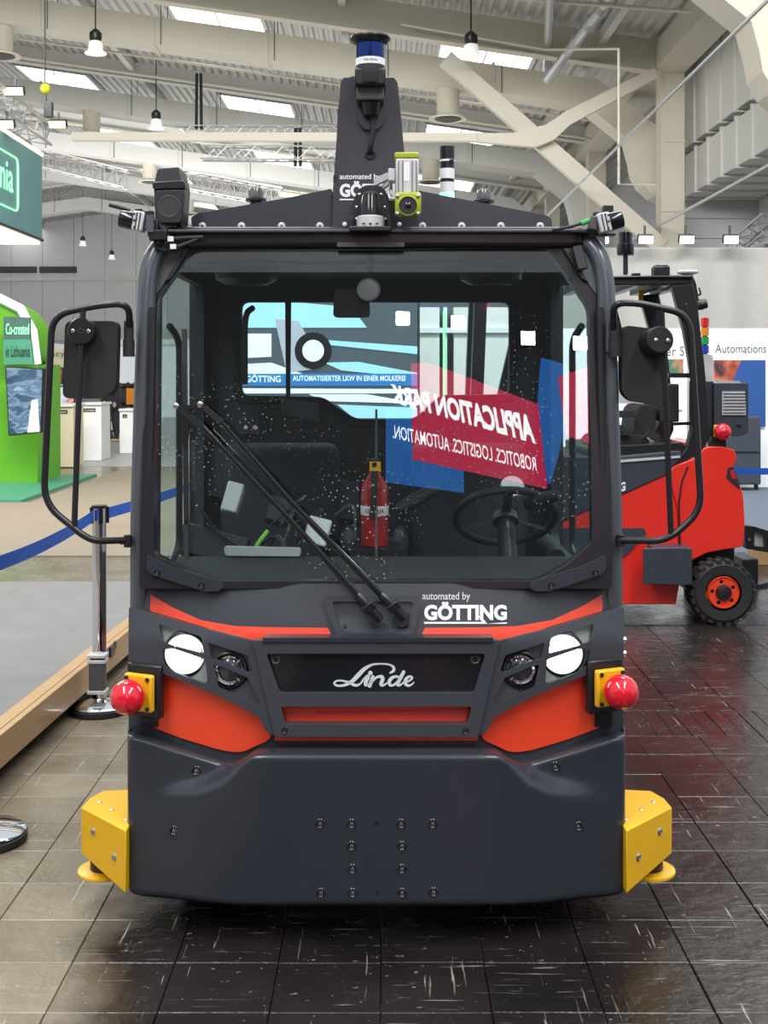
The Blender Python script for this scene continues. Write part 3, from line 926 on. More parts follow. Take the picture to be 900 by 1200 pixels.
# ------------------------------------------------------------------ carpets and the platform beside the truck
tag(MB().sheet([(-16, -10.2), (-.55, -10.2), (-.55, -20.2), (-4.3, -20.2), (-4.3, -14.5), (-16, -14.5)], lambda a, c: Vector((a, -c, 0)), .012, depth=(0, 0, 1)).build('carpet', 'carpet_beige'), 'beige carpet across the aisle beyond the grey platform', 'carpet')
tag(MB().span((-30, 20.4, 0), (5.5, 60, .010)).build('carpet', 'floor_pale'), 'pale grey floor covering in front of the far booths', 'carpet')
t = thing('carpet_platform', 'low platform with grey carpet and a bare wooden edge', 'platform', (-4, 6, 0))
e0, e1 = Vector((-1.50, 3.3, 0)), Vector((-1.325, 7.05, 0))
dd = (e1 - e0).normalized(); nn = Vector((-dd.y, dd.x, 0))
def strip(a0, a1, z0, z1, name, m, off=0.0, bevel=.0):
    k = MB(); p = [e0 + nn * a0 + dd * off, e1 + nn * a0, e1 + nn * a1, e0 + nn * a1 + dd * off]
    k.prism([q + Vector((0, 0, z0)) for q in p], (0, 0, z1 - z0)); return k.build(name, m, t, bevel=bevel)
strip(0, .03, .068, .195, 'wooden_edge', 'wood_light', bevel=.003)
strip(.03, .09, .175, .197, 'edge_board', 'wood_light')
strip(.10, .14, 0, .07, 'base_strip', 'cab_dark')
k = MB(); k.prism([e0 + nn * .14, e1 + nn * .14, Vector((-1.5, 7.9, 0)), Vector((-14, 7.9, 0)), Vector((-14, 3.3, 0))], (0, 0, .15)); k.build('deck', 'cab_dark', t)
k = MB(); k.prism([e0 + nn * .085 + Vector((0, 0, .15)), e1 + nn * .085 + Vector((0, 0, .15)), Vector((-1.42, 7.9, .15)), Vector((-14, 7.9, .15)), Vector((-14, 3.3, .15))], (0, 0, .038)); k.build('carpet_top', 'carpet_grey', t)
for q in (2.72,):
    p = e0 + dd * q - nn * .004 + Vector((0, 0, .165))
    k = MB(); k.box(p, (.012, .09, .05)); k.box(p + Vector((0, .06, .015)), (.014, .03, .03)); k.build('hinge', 'black_satin', t)

# ------------------------------------------------------------------ barrier posts with blue belt
def barrier_post(x, y, label):
    t = thing('barrier_post', label, 'barrier post', (x, y, 0), 'chrome barrier posts')
    k = MB(); k.lathe([(.138, 0), (.143, .004), (.143, .024), (.136, .028)], (x, y, 0), n=48); k.build('base_ring', 'black_rubber', t)
    k = MB(); k.lathe([(.136, .028), (.139, .032), (.13, .040), (.06, .052), (.034, .058), (.031, .064)], (x, y, 0), n=48); k.build('base_plate', 'chrome', t)
    k = MB(); k.cyl((x, y, .06), (x, y, .87), .032, n=32); k.build('tube', 'chrome', t)
    k = MB(); k.cyl((x, y, .865), (x, y, .945), .0325, n=32, cap=True); k.build('belt_head', 'chrome', t)
    k = MB(); k.cyl((x, y, .938), (x, y, .95), .036, n=32)
    for a in range(4):
        q = a * math.pi / 2 + .4; k.box((x + .034 * math.cos(q), y + .034 * math.sin(q), .905), (.018, .018, .075), Matrix.Rotation(q, 3, 'Z'))
    k.build('cap', 'black_satin', t)
    return t
P1 = (-1.315, 5.52); P2 = (-1.336, 3.98); P3 = (-1.02, 8.6)
t1 = barrier_post(*P1, 'chrome barrier post with grey clamps standing beside the wooden edge')
for z in (.10, .24, .265):
    MB().box((P1[0], P1[1] - .03, z), (.085, .07, .016)).build('clamp', 'silver_paint', t1, bevel=.003)
MB().box((P1[0], P1[1] - .034, .175), (.07, .05, .15)).build('clamp_plate', 'cab_grey', t1, bevel=.003)
barrier_post(*P2, 'chrome barrier post with only its round base in view, before the yellow corner box')
barrier_post(*P3, 'chrome barrier post standing beyond the truck behind the blue belt')
def belt(a, c, sag, label, z=.905):
    k = MB(); n = 16; top, bot = [], []
    a, c = Vector((*a, z)), Vector((*c, z)); d = (c - a).normalized(); nrm = Vector((-d.y, d.x, 0)) * .001
    for i in range(n + 1):
        u = i / n; p = a.lerp(c, u) - Vector((0, 0, sag * 4 * u * (1 - u)))
        top.append(p + Vector((0, 0, .026))); bot.append(p - Vector((0, 0, .026)))
    for i in range(n):
        k.prism([top[i], top[i + 1], bot[i + 1], bot[i]], nrm)
    tag(k.build('barrier_belt', 'belt_blue'), label, 'belt', 'blue barrier belts')
belt((P1[0] - .02, P1[1] - .03), (P2[0], P2[1] + .03), .02, 'blue belt from the clamped chrome post to the near post')
belt((P1[0] + .01, P1[1] + .03), (P3[0], P3[1] - .03), .02, 'blue belt from the clamped chrome post to the post beyond the truck')

# ------------------------------------------------------------------ booth with white fascia, posters, curtain
b = MB(); n = 120; x0, x1 = 2.3, 13.0
fr = []
for i in range(n + 1):
    x = x0 + (x1 - x0) * i / n
    fr.append((x, 18.0 + .022 * math.sin(i * .9) + .03 * math.sin(i * .37 + 1)))
b.v = [Vector((x, y + dy, z)) for dy in (0, .02) for z in (0.6, 3.47) for x, y in fr]
m_ = n + 1
for i in range(n):
    b.f += [(i, i + 1, m_ + i + 1, m_ + i), (2 * m_ + i, 3 * m_ + i, 3 * m_ + i + 1, 2 * m_ + i + 1)]
tag(b.build('curtain', 'curtain_grey', angle=60), 'grey fabric curtain hung above the white lettered panel', 'curtain')
t = thing('display_wall', 'white display wall with grey lettering and colourful posters behind the red forklift', 'booth wall', (7, 16.6, 0))
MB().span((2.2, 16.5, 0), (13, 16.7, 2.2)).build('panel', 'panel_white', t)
Y = 16.49
lettering('Automations', lambda u, v: V(838 + 60 * u, 413.5 - 10.5 * v, Y), 'text_grey', t, .004)
lettering('er S', lambda u, v: V(781 + 21 * u, 417 - 11.5 * v, Y), 'text_grey', t, .004)
def poster(px0, px1, pa, pb, m, dy=.03):
    return MB().prism([V(px0, pb, Y), V(px1, pb, Y), V(px1, pa, Y), V(px0, pa, Y)], (0, -dy, 0)).build('poster', m, t)
poster(836, 868, 422, 446, 'screen_face')
k = MB(); k.prism([V(868, 446, Y), V(858, 446, Y), V(868, 422, Y), V(896, 422, Y), V(896, 500, Y), V(868, 500, Y)], (0, -.04, 0)); k.build('blue_poster', 'deep_blue', t)
poster(712, 762, 423, 470, 'screen_cyan')
poster(766, 800, 421, 440, 'screen_face')
poster(762, 800, 440, 480, 'panel_pale')
t = thing('floor_cabinet', 'dark floor-standing cabinet in front of the blue poster', 'cabinet', tuple(V(862, 573, 16)))
MB().prism([V(842, 568, 15.9), V(892, 568, 15.9), V(892, 488, 15.9), V(842, 488, 15.9)], (0, .4, 0)).build('body', 'cabinet_dark', t, bevel=.02)
for px in (848, 886): MB().cyl(V(px, 568, 16.0), V(px, 573.6, 16.0), .03).build('foot', 'black_satin', t)
MB().prism([V(844, 530, 15.89), V(890, 530, 15.89), V(890, 529, 15.89), V(844, 529, 15.89)], (0, -.01, 0)).build('seam', 'black_satin', t)
for i, (px, lab) in enumerate(((705, 'cool white floodlight on the curtain rail next to the cab roof corner'), (757, 'cool white floodlight on the curtain rail where the diagonal brace ends'), (805, 'cool white floodlight on the curtain rail just past the column'), (857, 'cool white floodlight on the curtain rail farthest along from the cab'))):
    flood(px, 281, 17.6, lab, 'lamp_cool', .22, .13, .25)
k = MB(); k.tube([(2.3, 18.12, 3.46), (13, 18.12, 3.46)], .03, 8); tag(k.build('curtain_rail', 'galvanised'), 'thin metal rail along the top of the grey curtain', 'rail')
tag(MB().span((2.5, 9.9, 0), (13, 16.42, .014)).build('carpet', 'carpet_blue'), 'blue grey carpet in front of the white display wall', 'carpet')
t = thing('wooden_kerb', 'low wooden kerb in front of the blue grey carpet behind the fork carriage', 'kerb', (4.5, 9.8, 0))
MB().span((3.0, 9.75, 0), (9, 9.86, .16)).build('kerb_board', 'wood_light', t, bevel=.004)
# belt and posts behind the forklift
barrier_post(2.62, 9.4, 'chrome barrier post hidden behind the red counterweight'); barrier_post(4.4, 9.6, 'chrome barrier post standing past the dark floor cabinet')
belt((2.62, 9.4), (4.4, 9.6), .012, 'blue belt stretched in front of the dark floor cabinet', .80)
# signal tower on a grey machine post
t = thing('signal_tower', 'four coloured signal tower on a pale grey post behind the forklift', 'signal light', tuple(V(826, 690, 9.0)))
Y = 9.0
k = MB(); k.cyl(V(826, 415, Y), V(826, 372.5, Y), .020, n=14); k.build('core', 'black_satin', t)
for a_, c_, m in ((373, 383, 'red_lens'), (384, 393.5, 'amber_lens'), (394.5, 404, 'green_lens'), (405, 414, 'blue_lens')):
    MB().cyl(V(826, c_, Y), V(826, a_, Y), .031, n=18).build('lens', m, t)
k = MB(); k.prism(fillet([V(815, 670, 9.1), V(837, 670, 9.1), V(836, 415, 9.1), V(817, 415, 9.1)], .04, 4, True), (0, .3, 0)); k.build('post', 'duct_grey', t)

# ------------------------------------------------------------------ video wall behind the truck
t = thing('video_wall', 'lit video wall with white lorry picture and blue caption behind the cab', 'screen', (-.5, 11.2, 0))
Y = 11.0
def vq(pts, m, d, name='picture_shape'):
    return MB().prism([V(px, py, Y - d) for px, py in pts], (0, .004, 0)).build(name, m, t, flat=True)
mat('video_sky', (.2, .4, .5), .4, emit=(.42, .74, .86), estr=1.0)
mat('video_white', (.6, .6, .6), .4, emit=(.72, .86, .95), estr=1.0)
mat('video_blue', (.02, .1, .3), .4, emit=(.03, .22, .55), estr=.9)
mat('video_dark', (.05, .05, .06), .4, emit=(.10, .14, .17), estr=.7)
mat('video_grey', (.3, .3, .33), .4, emit=(.45, .5, .6), estr=.8)
MB().prism([V(255, 500, Y), V(492, 500, Y), V(492, 345, Y), V(255, 345, Y)], (0, .25, 0)).build('housing', 'cab_dark', t)
MB().prism([V(262, 560, Y + .1), V(485, 560, Y + .1), V(485, 498, Y + .1), V(262, 498, Y + .1)], (0, .2, 0)).build('stand_panel', 'panel_pale', t)
MB().prism([V(240, 634, Y), V(500, 634, Y), V(500, 560, Y), V(240, 560, Y)], (0, .6, 0)).build('stand_base', 'panel_pale', t)
vq([(258, 497), (489, 497), (489, 348), (258, 348)], 'video_dark', .01, 'display')
vq([(258, 384), (430, 384), (412, 360), (300, 350), (258, 350)], 'video_sky', .02)
vq([(375, 398), (489, 406), (489, 415), (375, 403)], 'video_sky', .02)
vq([(380, 425), (420, 424), (489, 437), (489, 443), (400, 434)], 'video_sky', .02)
vq([(280, 391), (318, 391), (318, 418), (280, 420)], 'video_white', .02)
vq([(280, 427), (318, 425), (360, 440), (280, 440)], 'video_white', .02)
vq([(322, 374), (350, 376), (360, 395), (364, 433), (336, 437)], 'video_grey', .025)
MB().cyl(V(367, 411, Y - .03), V(367, 411, Y - .022), .17, n=28).build('picture_wheel', 'black_satin', t)
MB().cyl(V(367, 411, Y - .036), V(367, 411, Y - .03), .10, n=24).build('picture_hub', 'video_white', t)
vq([(258, 452), (489, 452), (489, 438), (258, 438)], 'video_blue', .03, 'caption_band')
lettering('GÖTTING', lambda u, v: V(288 + 41 * u, 448 - 9.5 * v, Y - .04), 'video_white', t, .02)
lettering('AUTOMATISIERTER LKW IN EINER MOLKEREI', lambda u, v: V(343 + 132 * u, 446.5 - 6.5 * v, Y - .04), 'video_white', t, .02)
vq([(280, 461), (489, 461), (489, 456), (280, 455)], 'video_white', .02)
vq([(362, 462), (430, 462), (490, 475), (490, 473), (380, 470)], 'video_white', .02)
vq([(395, 474), (489, 478), (489, 490), (415, 490)], 'video_sky', .02)
# booth beside it with pale posts and a light strip
t = thing('partition_booth', 'pale panelled partition with an upright light strip behind the cab', 'booth wall', (1.0, 12.2, 0))
for a_, c_ in ((490, 515), (520, 524), (532, 552), (558, 600), (603, 640)):
    MB().prism([V(a_, 617, 12), V(c_, 617, 12), V(c_, 360, 12), V(a_, 360, 12)], (0, .15, 0)).build('panel', 'panel_pale', t)
MB().prism([V(485, 612, 12.2), V(650, 612, 12.2), V(650, 355, 12.2), V(485, 355, 12.2)], (0, .1, 0)).build('back_panel', 'cab_grey', t)
MB().prism([V(519, 540, 11.98), V(521.5, 540, 11.98), V(521.5, 365, 11.98), V(519, 365, 11.98)], (0, -.02, 0)).build('light_strip', 'neon_green', t)
MB().prism([V(485, 390, 11.97), V(640, 390, 11.97), V(640, 384, 11.97), V(485, 384, 11.97)], (0, .03, 0)).build('rail', 'panel_white', t)
# ------------------------------------------------------------------ the tow tractor
CX = 441.0
TT = thing('tow_tractor', 'dark grey and red tow tractor with a glazed cab, sensor mast and lit headlamps', 'tow tractor', (-.02, 4.3, 0))
def mx(pts): return [(2 * CX - x, y) for x, y in pts]           # mirror image of an outline
def sm(a, b, x):
    t = max(0., min(1., (x - a) / (b - a))); return t * t * (3 - 2 * t)
def body_y(px, py):
    t = abs(px - CX) / 288
    return 3.35 + .085 * min(t, 1.1) ** 3 + max(0, 752 - py) * .0007
def on_body(d): return lambda px, py: V(px, py, body_y(px, py) - d)
def put(b, name, m, parent=None, **kw): return b.build(name, m, parent or TT, **kw)

# -- front shield (bumper)
top_back = [(147, 857), (160, 857), (200, 868), (240, 878), (262, 884), (276, 886), (290, 882), (302, 872), (315, 869), (340, 868), (CX, 868)]
top_front = [(147, 868), (160, 868), (200, 881), (240, 893), (262, 900), (272, 903), (282, 899), (296, 890), (310, 889), (340, 889), (CX, 889)]
bot = [(147, 1040), (152, 1046), (165, 1050), (200, 1053), (240, 1058), (280, 1061), (330, 1062), (CX, 1062)]
def curve(c, px):
    if px > CX: px = 2 * CX - px
    for (x0, y0), (x1, y1) in zip(c, c[1:]):
        if px <= x1: return y0 + (y1 - y0) * sm(0, 1, (px - x0) / (x1 - x0)) if False else y0 + (y1 - y0) * (px - x0) / (x1 - x0)
    return c[-1][1]
def bump_y(px, py):
    q = px if px <= CX else 2 * CX - px
    y = 3.235 + .105 * sm(330, 140, q) ** 1.3
    # recessed shoulder above the diagonal crease
    line = [(140, 948), (190, 934), (235, 927), (262, 915), (282, 896), (302, 874), (330, 868)]
    ly = curve(line, q) if q <= 330 else 860
    d = ly - py
    return y + .048 * sm(-7, 20, d) * sm(150, 262, q) * (1 if q < 330 else 0)
cols = [147, 149, 152, 156, 162, 170, 180, 190] + list(range(200, 241, 8)) + list(range(246, 330, 4)) + list(range(332, 442, 12)) + [CX]
cols = cols + [2 * CX - c for c in reversed(cols[:-1])]
rows = []
b = MB()
NR = 44
for ci, px in enumerate(cols):
    yb, yf, yk = curve(bot, px), curve(top_front, px), curve(top_back, px)
    col = []
    q = px if px <= CX else 2 * CX - px
    base = bump_y(px, yb)
    # underside, rounded lower edge, face, rounded top edge, top
    p = V(px, yb, base + .012)
    col += [Vector((p.x, p.y + .25, p.z + .004)), Vector((p.x, p.y + .03, p.z - .002)), p]
    for r in range(1, NR + 1):
        py = yb + (yf - yb) * (r / NR)
        if r == 1: py = yb - 4
        yy = bump_y(px, py)
        col.append(V(px, py, yy))
    yy = bump_y(px, yf)
    pt = V(px, yf - 3.5, yy + .004); col.append(pt)
    pt = V(px, yf - 5.5, yy + .012); col.append(pt)
    ye = 3.40
    for tt in (.35, .7, 1.):
        col.append(V(px, (yf - 5.5) + (yk - yf + 5.5) * tt, (yy + .012) + (ye - yy - .012) * tt))
    pk = col[-1]; col.append(Vector((pk.x, pk.y + .02, pk.z - .04)))
    if ci < 3 or ci > len(cols) - 4:      # round the outer upright edge
        e = (3 - ci) if ci < 3 else (ci - len(cols) + 4)
        col = [c + Vector((0, .006 * e * e * .5, 0)) for c in col]
    rows.append(col)
def ret(col, sgn):
    out = []
    for dy in (.06, .35):
        out.append([Vector((c.x + sgn * .004, max(c.y, 3.34) + dy, c.z)) for c in col])
    return out
l = ret(rows[0], -1); r_ = ret(rows[-1], 1)
rows = [l[1], l[0]] + rows + [r_[0], r_[1]]
nc = len(rows[0])
b.v = [p for c in rows for p in c]
for i in range(len(rows) - 1):
    for j in range(nc - 1):
        b.f.append((i * nc + j, (i + 1) * nc + j, (i + 1) * nc + j + 1, i * nc + j + 1))
shield = put(b, 'front_shield', 'charcoal_plastic', angle=70)
def rivet(px, py, d, r, m_out, m_in, parent, fn=bump_y, name='bolt'):
    y = fn(px, py) - d
    k = MB(); p = V(px, py, y)
    k.lathe([(r, -.006), (r, .001), (r * .82, .0035), (r * .6, .0015), (r * .55, -.002)], p, (0, -1, 0), 16)
    o = k.build(name, m_out, parent)
    k = MB(); k.lathe([(r * .42, -.002), (r * .38, .0014), (r * .15, .0018)], p, (0, -1, 0), 6); k.build('bolt_head', m_in, o)
for px, py in ((375, 965), (412, 965), (470, 965), (507, 965), (412, 991), (471, 991), (413, 1018), (471, 1018), (376, 1046), (413, 1046), (471, 1046), (508, 1045),
               (230, 903), (651, 898), (204, 973), (678, 968)):
    rivet(px, py, 0, .0135, 'black_gloss', 'steel', shield)
for px, py in ((441, 965), (442, 1046)):
    k = MB(); k.lathe([(.006, -.004), (.006, .001), (.003, .0005)], V(px, py, bump_y(px, py)), (0, -1, 0), 12); k.build('bolt', 'black_satin', shield)

# -- body behind: dark nose panel, red panels, flanks, chassis
put(MB().sheet(poly([(153, 735), (157, 692), (182, 685), (262, 684), (620, 684), (700, 685), (725, 692), (729, 735), (731, 880), (690, 896), (190, 896), (151, 880)], 4), on_body(0), .03, step=16), 'nose_panel', 'charcoal_paint', angle=60)
red_top = poly([(176, 696), (200, 711), (235, 727), (275, 734), (320, 735.5), (384, 736), (392, 752), (290, 754), (240, 735), (176, 716)], 2)
put(MB().sheet(red_top, on_body(.004), .004, step=12), 'red_stripe', 'signal_red', angle=60)
put(MB().sheet(mx(red_top), on_body(.004), .004, step=12), 'red_stripe', 'signal_red', angle=60)
red_low = poly([(178, 780), (178, 852), (215, 866), (262, 880), (284, 882), (300, 874), (318, 866), (318, 840), (250, 812)], [3, 3, 14, 14, 10, 10, 8, 3, 2, 2])
put(MB().sheet(red_low, on_body(.008), .010, step=12), 'red_panel', 'signal_red', angle=60)
put(MB().sheet(mx(red_low), on_body(.008), .010, step=12), 'red_panel', 'signal_red', angle=60)
put(MB().sheet([(318, 752), (564, 752), (560, 868), (322, 868)], on_body(.004), .01, step=20), 'red_centre', 'signal_red')
put(MB().sheet(poly([(333, 828), (549, 828), (546, 848), (336, 848)], 1), lambda px, py: V(px, py, body_y(px, py) - .012 + (848 - py) * .0004), .006, step=20), 'red_bar', 'signal_red')
put(MB().sheet([(372, 834), (549, 832), (549, 834.5), (372, 836.5)], lambda px, py: V(px, py, body_y(px, py) - .014), .006, step=20), 'bar_groove', 'truck_red')

# -- headlamp fascia with openings
wing_out = poly([(151, 711), (190, 722), (240, 737), (297, 751), (310, 800), (323, 863), (312, 858), (303, 840), (255, 815), (200, 793), (178, 784), (151, 774)], 3)
openA = poly([(186, 731), (236, 746), (239, 766), (201, 756), (190, 752)], 2.5)
openB = poly([(190, 761), (203, 760), (241, 773), (243, 800), (238, 801), (200, 786), (193, 778)], 3)
openC = poly([(244, 753), (290, 768), (296, 787), (290, 788), (262, 776), (248, 772)], 2)
openD = poly([(250, 779), (262, 782), (290, 794), (305, 822), (303, 827), (256, 806)], 2.5)
F_D = .045
def fas(px, py): return V(px, py, body_y(px, py) - F_D)
wing_l = put(MB().sheet(wing_out, fas, .012, [openA, openB, openC, openD], step=11), 'headlamp_fascia', 'fascia_paint', angle=50)
wing_r = put(MB().sheet(mx(wing_out), fas, .012, [mx(openA), mx(openB), mx(openC), mx(openD)], step=11), 'headlamp_fascia', 'fascia_paint', angle=50)
grille_out = poly([(296, 750.5), (586, 750.5), (560, 863.5), (322, 863.5)], 2)
hole1 = poly([(312, 766), (569, 766), (555, 812.5), (328, 812.5)], 4)
hole2 = poly([(329, 828), (553, 828), (548, 849), (334, 849)], 4)
gril = put(MB().sheet(grille_out, lambda px, py: V(px, py, body_y(px, py) - F_D - .008), .03, [hole1, hole2], step=14), 'grille_frame', 'fascia_paint', angle=50)
put(MB().sheet([(308, 747.5), (578, 747.5), (578, 752.5), (308, 752.5)], lambda px, py: V(px, py, body_y(px, 752) - F_D - .014), .05, step=20), 'top_lip', 'charcoal_plastic', gril)
badge = put(MB().sheet(poly([(310, 762), (572, 762), (558, 811), (326, 811)], 3), lambda px, py: V(px, py, body_y(px, py) - F_D + .008), .008, step=20), 'badge_panel', 'black_gloss', gril)
for px, py in ((323, 773), (557, 773)): rivet(px, py, F_D - .006, .012, 'black_satin', 'lens_dark', gril)
for px, py in ((333.5, 856), (545.5, 856.5)): rivet(px, py, F_D + .008, .009, 'black_satin', 'lens_dark', gril, fn=body_y)
# rivet() used bump_y depth above for the badge corners: place those on the badge instead
for o in [c for c in gril.children if c.name.startswith('bolt')][:2]:
    for q in list(o.children): bpy.data.objects.remove(q)
    bpy.data.objects.remove(o)
for px, py in ((323, 773), (557, 773)): rivet(px, py, F_D - .008, .013, 'cab_grey', 'black_satin', gril, fn=body_y)
# script lettering on the badge: strokes of changing width, points in (px, py, width)
def ribbon(b, st, fn):
    pts = [Vector((p[0], p[1])) for p in st]; ws = [p[2] for p in st]
    P, W = [], []
    for i in range(len(pts) - 1):          # Catmull-Rom
        p0 = pts[max(0, i - 1)]; p1 = pts[i]; p2 = pts[i + 1]; p3 = pts[min(len(pts) - 1, i + 2)]
        for k in range(5):
            t = k / 5
            P.append(.5 * (2 * p1 + (p2 - p0) * t + (2 * p0 - 5 * p1 + 4 * p2 - p3) * t * t + (3 * p1 - p0 - 3 * p2 + p3) * t ** 3))
            W.append(ws[i] + (ws[i + 1] - ws[i]) * t)
    P.append(pts[-1]); W.append(ws[-1])
    L, R = [], []
    for i, p in enumerate(P):
        d = (P[min(i + 1, len(P) - 1)] - P[max(0, i - 1)])
        d = d.normalized() if d.length else Vector((1, 0))
        nrm = Vector((-d.y, d.x)) * W[i] / 2
        L.append(p + nrm); R.append(p - nrm)
    vs_ = [fn(q.x, q.y) for q in L + R]; n = len(P)
    b.add(vs_, [(i, i + 1, n + i + 1, n + i) for i in range(n - 1)])
    for c_, r in ((P[0], W[0] / 2), (P[-1], W[-1] / 2)):
        b.add([fn(c_.x + r * math.cos(a * math.pi / 5), c_.y + r * math.sin(a * math.pi / 5)) for a in range(10)], [tuple(range(10))])
logo = [
    [(457.2, 788.6, 2.0), (461, 786, 3.6), (461.2, 782, 3.2), (456, 778.8, 2.2), (446, 777.9, 2.0), (436, 779, 2.6), (427, 784, 4.4), (420, 791, 5.2), (413, 798, 4.6), (405, 802.5, 3.2), (396, 803.6, 2.6), (391.8, 801, 2.4), (394, 798.2, 2.0), (400, 797.6, 2.0), (408, 799.5, 2.8), (416, 803, 3.4), (421, 802, 2.4), (426, 797.5, 1.4)],
    [(424, 798, 1.4), (430, 792.5, 3.0), (431.5, 793, 4.0), (428.5, 800, 4.2), (428.8, 803, 3.0), (433, 801, 1.6), (437, 797, 1.4)],
    [(437, 793, 4.0), (433.2, 804, 4.2)], [(435.5, 800, 2.0), (441, 794, 2.8), (447, 792.8, 3.8), (448.4, 796, 4.4), (446.6, 801.5, 4.2), (449, 803.2, 2.6), (455, 799.5, 1.6)],
    [(469.5, 794.5, 2.0), (465, 792.8, 2.8), (459.5, 794.2, 3.8), (456.3, 798.5, 4.4), (457, 802.8, 3.2), (461, 802.8, 2.6), (465, 799.8, 2.8), (469, 795, 2.2)],
    [(473, 787.5, 4.2), (468.5, 796, 4.2), (465.8, 801.5, 4.0), (468, 803.2, 2.6), (472.5, 800, 1.6), (474, 798, 1.6)],
    [(475.5, 799.5, 2.2), (480, 797.5, 2.2), (483, 794.6, 2.6), (480.5, 792.6, 2.4), (476, 795.5, 3.8), (474.8, 800.5, 4.0), (478, 803.4, 3.0), (482, 802.4, 2.0), (485.2, 799.6, 1.4)],
]
k = MB()
def on_badge(px, py): return V(px, py, body_y(px, py) - F_D + .0065)
for st in logo: ribbon(k, st, on_badge)
k.add([on_badge(434 + 2.6 * math.cos(a * math.pi / 8), 788.6 + 2.6 * math.sin(a * math.pi / 8)) for a in range(16)], [tuple(range(16))])
k.build('script_logo', 'logo_silver', badge, flat=True)

# -- lamps behind the openings
def lamp(cx, cy, r, lit):
    y = body_y(cx, cy) - F_D + .022
    s = r * y / F
    p = V(cx, cy, y)
    k = MB(); k.lathe([(s * 1.16, .05), (s * 1.16, -.004), (s * 1.02, -.008), (s, .006), (s * .6, .012)], p, (0, 1, 0), 32)
    o = put(k, 'headlamp', 'black_satin')
    if lit:
        k = MB(); k.lathe([(s * .98, .004), (s * .9, -.004), (s * .5, -.010), (s * .05, -.012)], p, (0, 1, 0), 32); k.build('lit_lens', 'lens_white', o)
        k = MB(); k.tube([p + Vector((s * .52 * math.cos(a * math.pi / 14), -.013, s * (.18 + .5 * math.sin(a * math.pi / 14)))) for a in range(2, 13)], s * .06, 6); k.build('inner_ring', 'lens_glow', o)
        k = MB(); k.tube([p + Vector((s * .97 * math.cos(a * math.pi / 16), -.004, s * .97 * math.sin(a * math.pi / 16))) for a in range(32)], s * .07, 6, closed=True); k.build('lens_rim', 'lens_glow', o)
    else:
        k = MB(); k.lathe([(s * .98, .002), (s * .86, -.006), (s * .84, .004), (s * .3, .01)], p, (0, 1, 0), 32); k.build('reflector_ring', 'chrome', o)
        k = MB(); k.ball(p, s * .72, 28, 14, (1, .35, 1)); k.build('projector_lens', 'lens_dark', o)
        for a in range(8):
            q = a * math.pi / 4
            k = MB(); k.box(p + Vector((s * .78 * math.cos(q), -.004, s * .78 * math.sin(q))), (s * .22, .006, s * .1), Matrix.Rotation(-q, 3, 'Y')); k.build('facet', 'chrome', o)
    return o
lamp(217, 766, 23, True); lamp(269, 785, 19.5, False)
lamp(2 * CX - 223, 766, 23, True); lamp(2 * CX - 272, 784, 19.5, False)
for s in (0, 1):
    for back, hm in ((poly([(184, 728), (242, 746), (246, 806), (188, 782)], 2), 'housing_lit'), (poly([(243, 747), (292, 763), (308, 830), (250, 808), (246, 806)], 2), 'cab_grey')):
        put(MB().sheet(mx(back) if s else back, lambda px, py: V(px, py, body_y(px, py) - F_D + .026), .012, step=14), 'lamp_housing', hm)

# -- wiper pod
def pod_y(px, py): return body_y(px, py)
pod_out = poly([(381, 700), (491, 700), (495, 708), (484, 744), (479, 749), (402, 749), (394, 744), (378, 706)], 4)
pod_in = poly([(389, 705), (484, 705), (477, 738), (472, 741), (406, 741), (400, 738)], 4)
pod = put(MB().sheet(pod_out, lambda px, py: V(px, py, body_y(px, py) - .016), .014, [pod_in], step=10), 'wiper_pod', 'charcoal_plastic', angle=60, bevel=.005)
MB().sheet(pod_in, lambda px, py: V(px, py, body_y(px, py) - .003 - .010 * sm(725, 741, py)), .006, step=8).build('pod_floor', 'charcoal_plastic', pod, angle=70)
for px, py in ((404, 733), (479, 733)): rivet(px, py, .016, .004, 'black_satin', 'silver_paint', pod, fn=lambda a, c: body_y(a, c))
# -- print on the nose
lettering('automated by', lambda u, v: V(495 + 56 * u, 705.5 - 11.5 * v, body_y(520, 700) - .0025 - .0005 * v), 'white_print', TT, .012, 'automation_print')
gt = lambda u, v: V(497 + 97 * u, 727 - 22 * v, body_y(497 + 97 * u, 727 - 22 * v) - .003)
lettering('GÖTTING', gt, 'white_print', TT, .045, 'maker_print')
k = MB(); k.sheet([(497, 728.8), (565, 728.8), (560, 722), (563.5, 722), (571, 731), (594, 729.2), (594, 731), (497, 731)], lambda a, c: V(a, c, body_y(a, c) - .003), .001, step=12); put(k, 'print_underline', 'white_print', flat=True)

# -- red emergency balls on yellow plates
def stop_ball(cx, cy, ang, plate_c):
    p = V(cx, cy, 3.30); R = Matrix.Rotation(ang, 3, 'Z'); n = R @ Vector((0, -1, 0))
    o = put(MB().ball(p, .048, 32, 20), 'stop_ball', 'ball_red')
    q = p - n * .055
    k = MB(); k.cyl(p, q, .022); k.build('stem', 'safety_yellow', o)
    k = MB(); k.box(q, (.092, .022, .104), R); k.build('yellow_plate', 'safety_yellow', o, bevel=.006)
    for a in (-1, 1):
        for c in (-1, 1):
            k = MB(); k.cyl(q + R @ Vector((a * .035, -.015, c * .041)), q + R @ Vector((a * .035, 0, c * .041)), .006, n=10); k.build('screw', 'black_satin', o)
    k = MB(); k.box(q - n * .03, (.11, .03, .15), R); k.build('bracket', 'black_satin', o, bevel=.006)
stop_ball(149.5, 817, -.42, 0)
stop_ball(728, 811, .42, 0)
for s in (1, -1):
    k = MB(); x = CX + s * 266
    k.sheet([(x - 10, 790), (x + 10, 790), (x + 10, 852), (x - 10, 852)], on_body(.012), .03); put(k, 'side_bracket', 'black_satin')

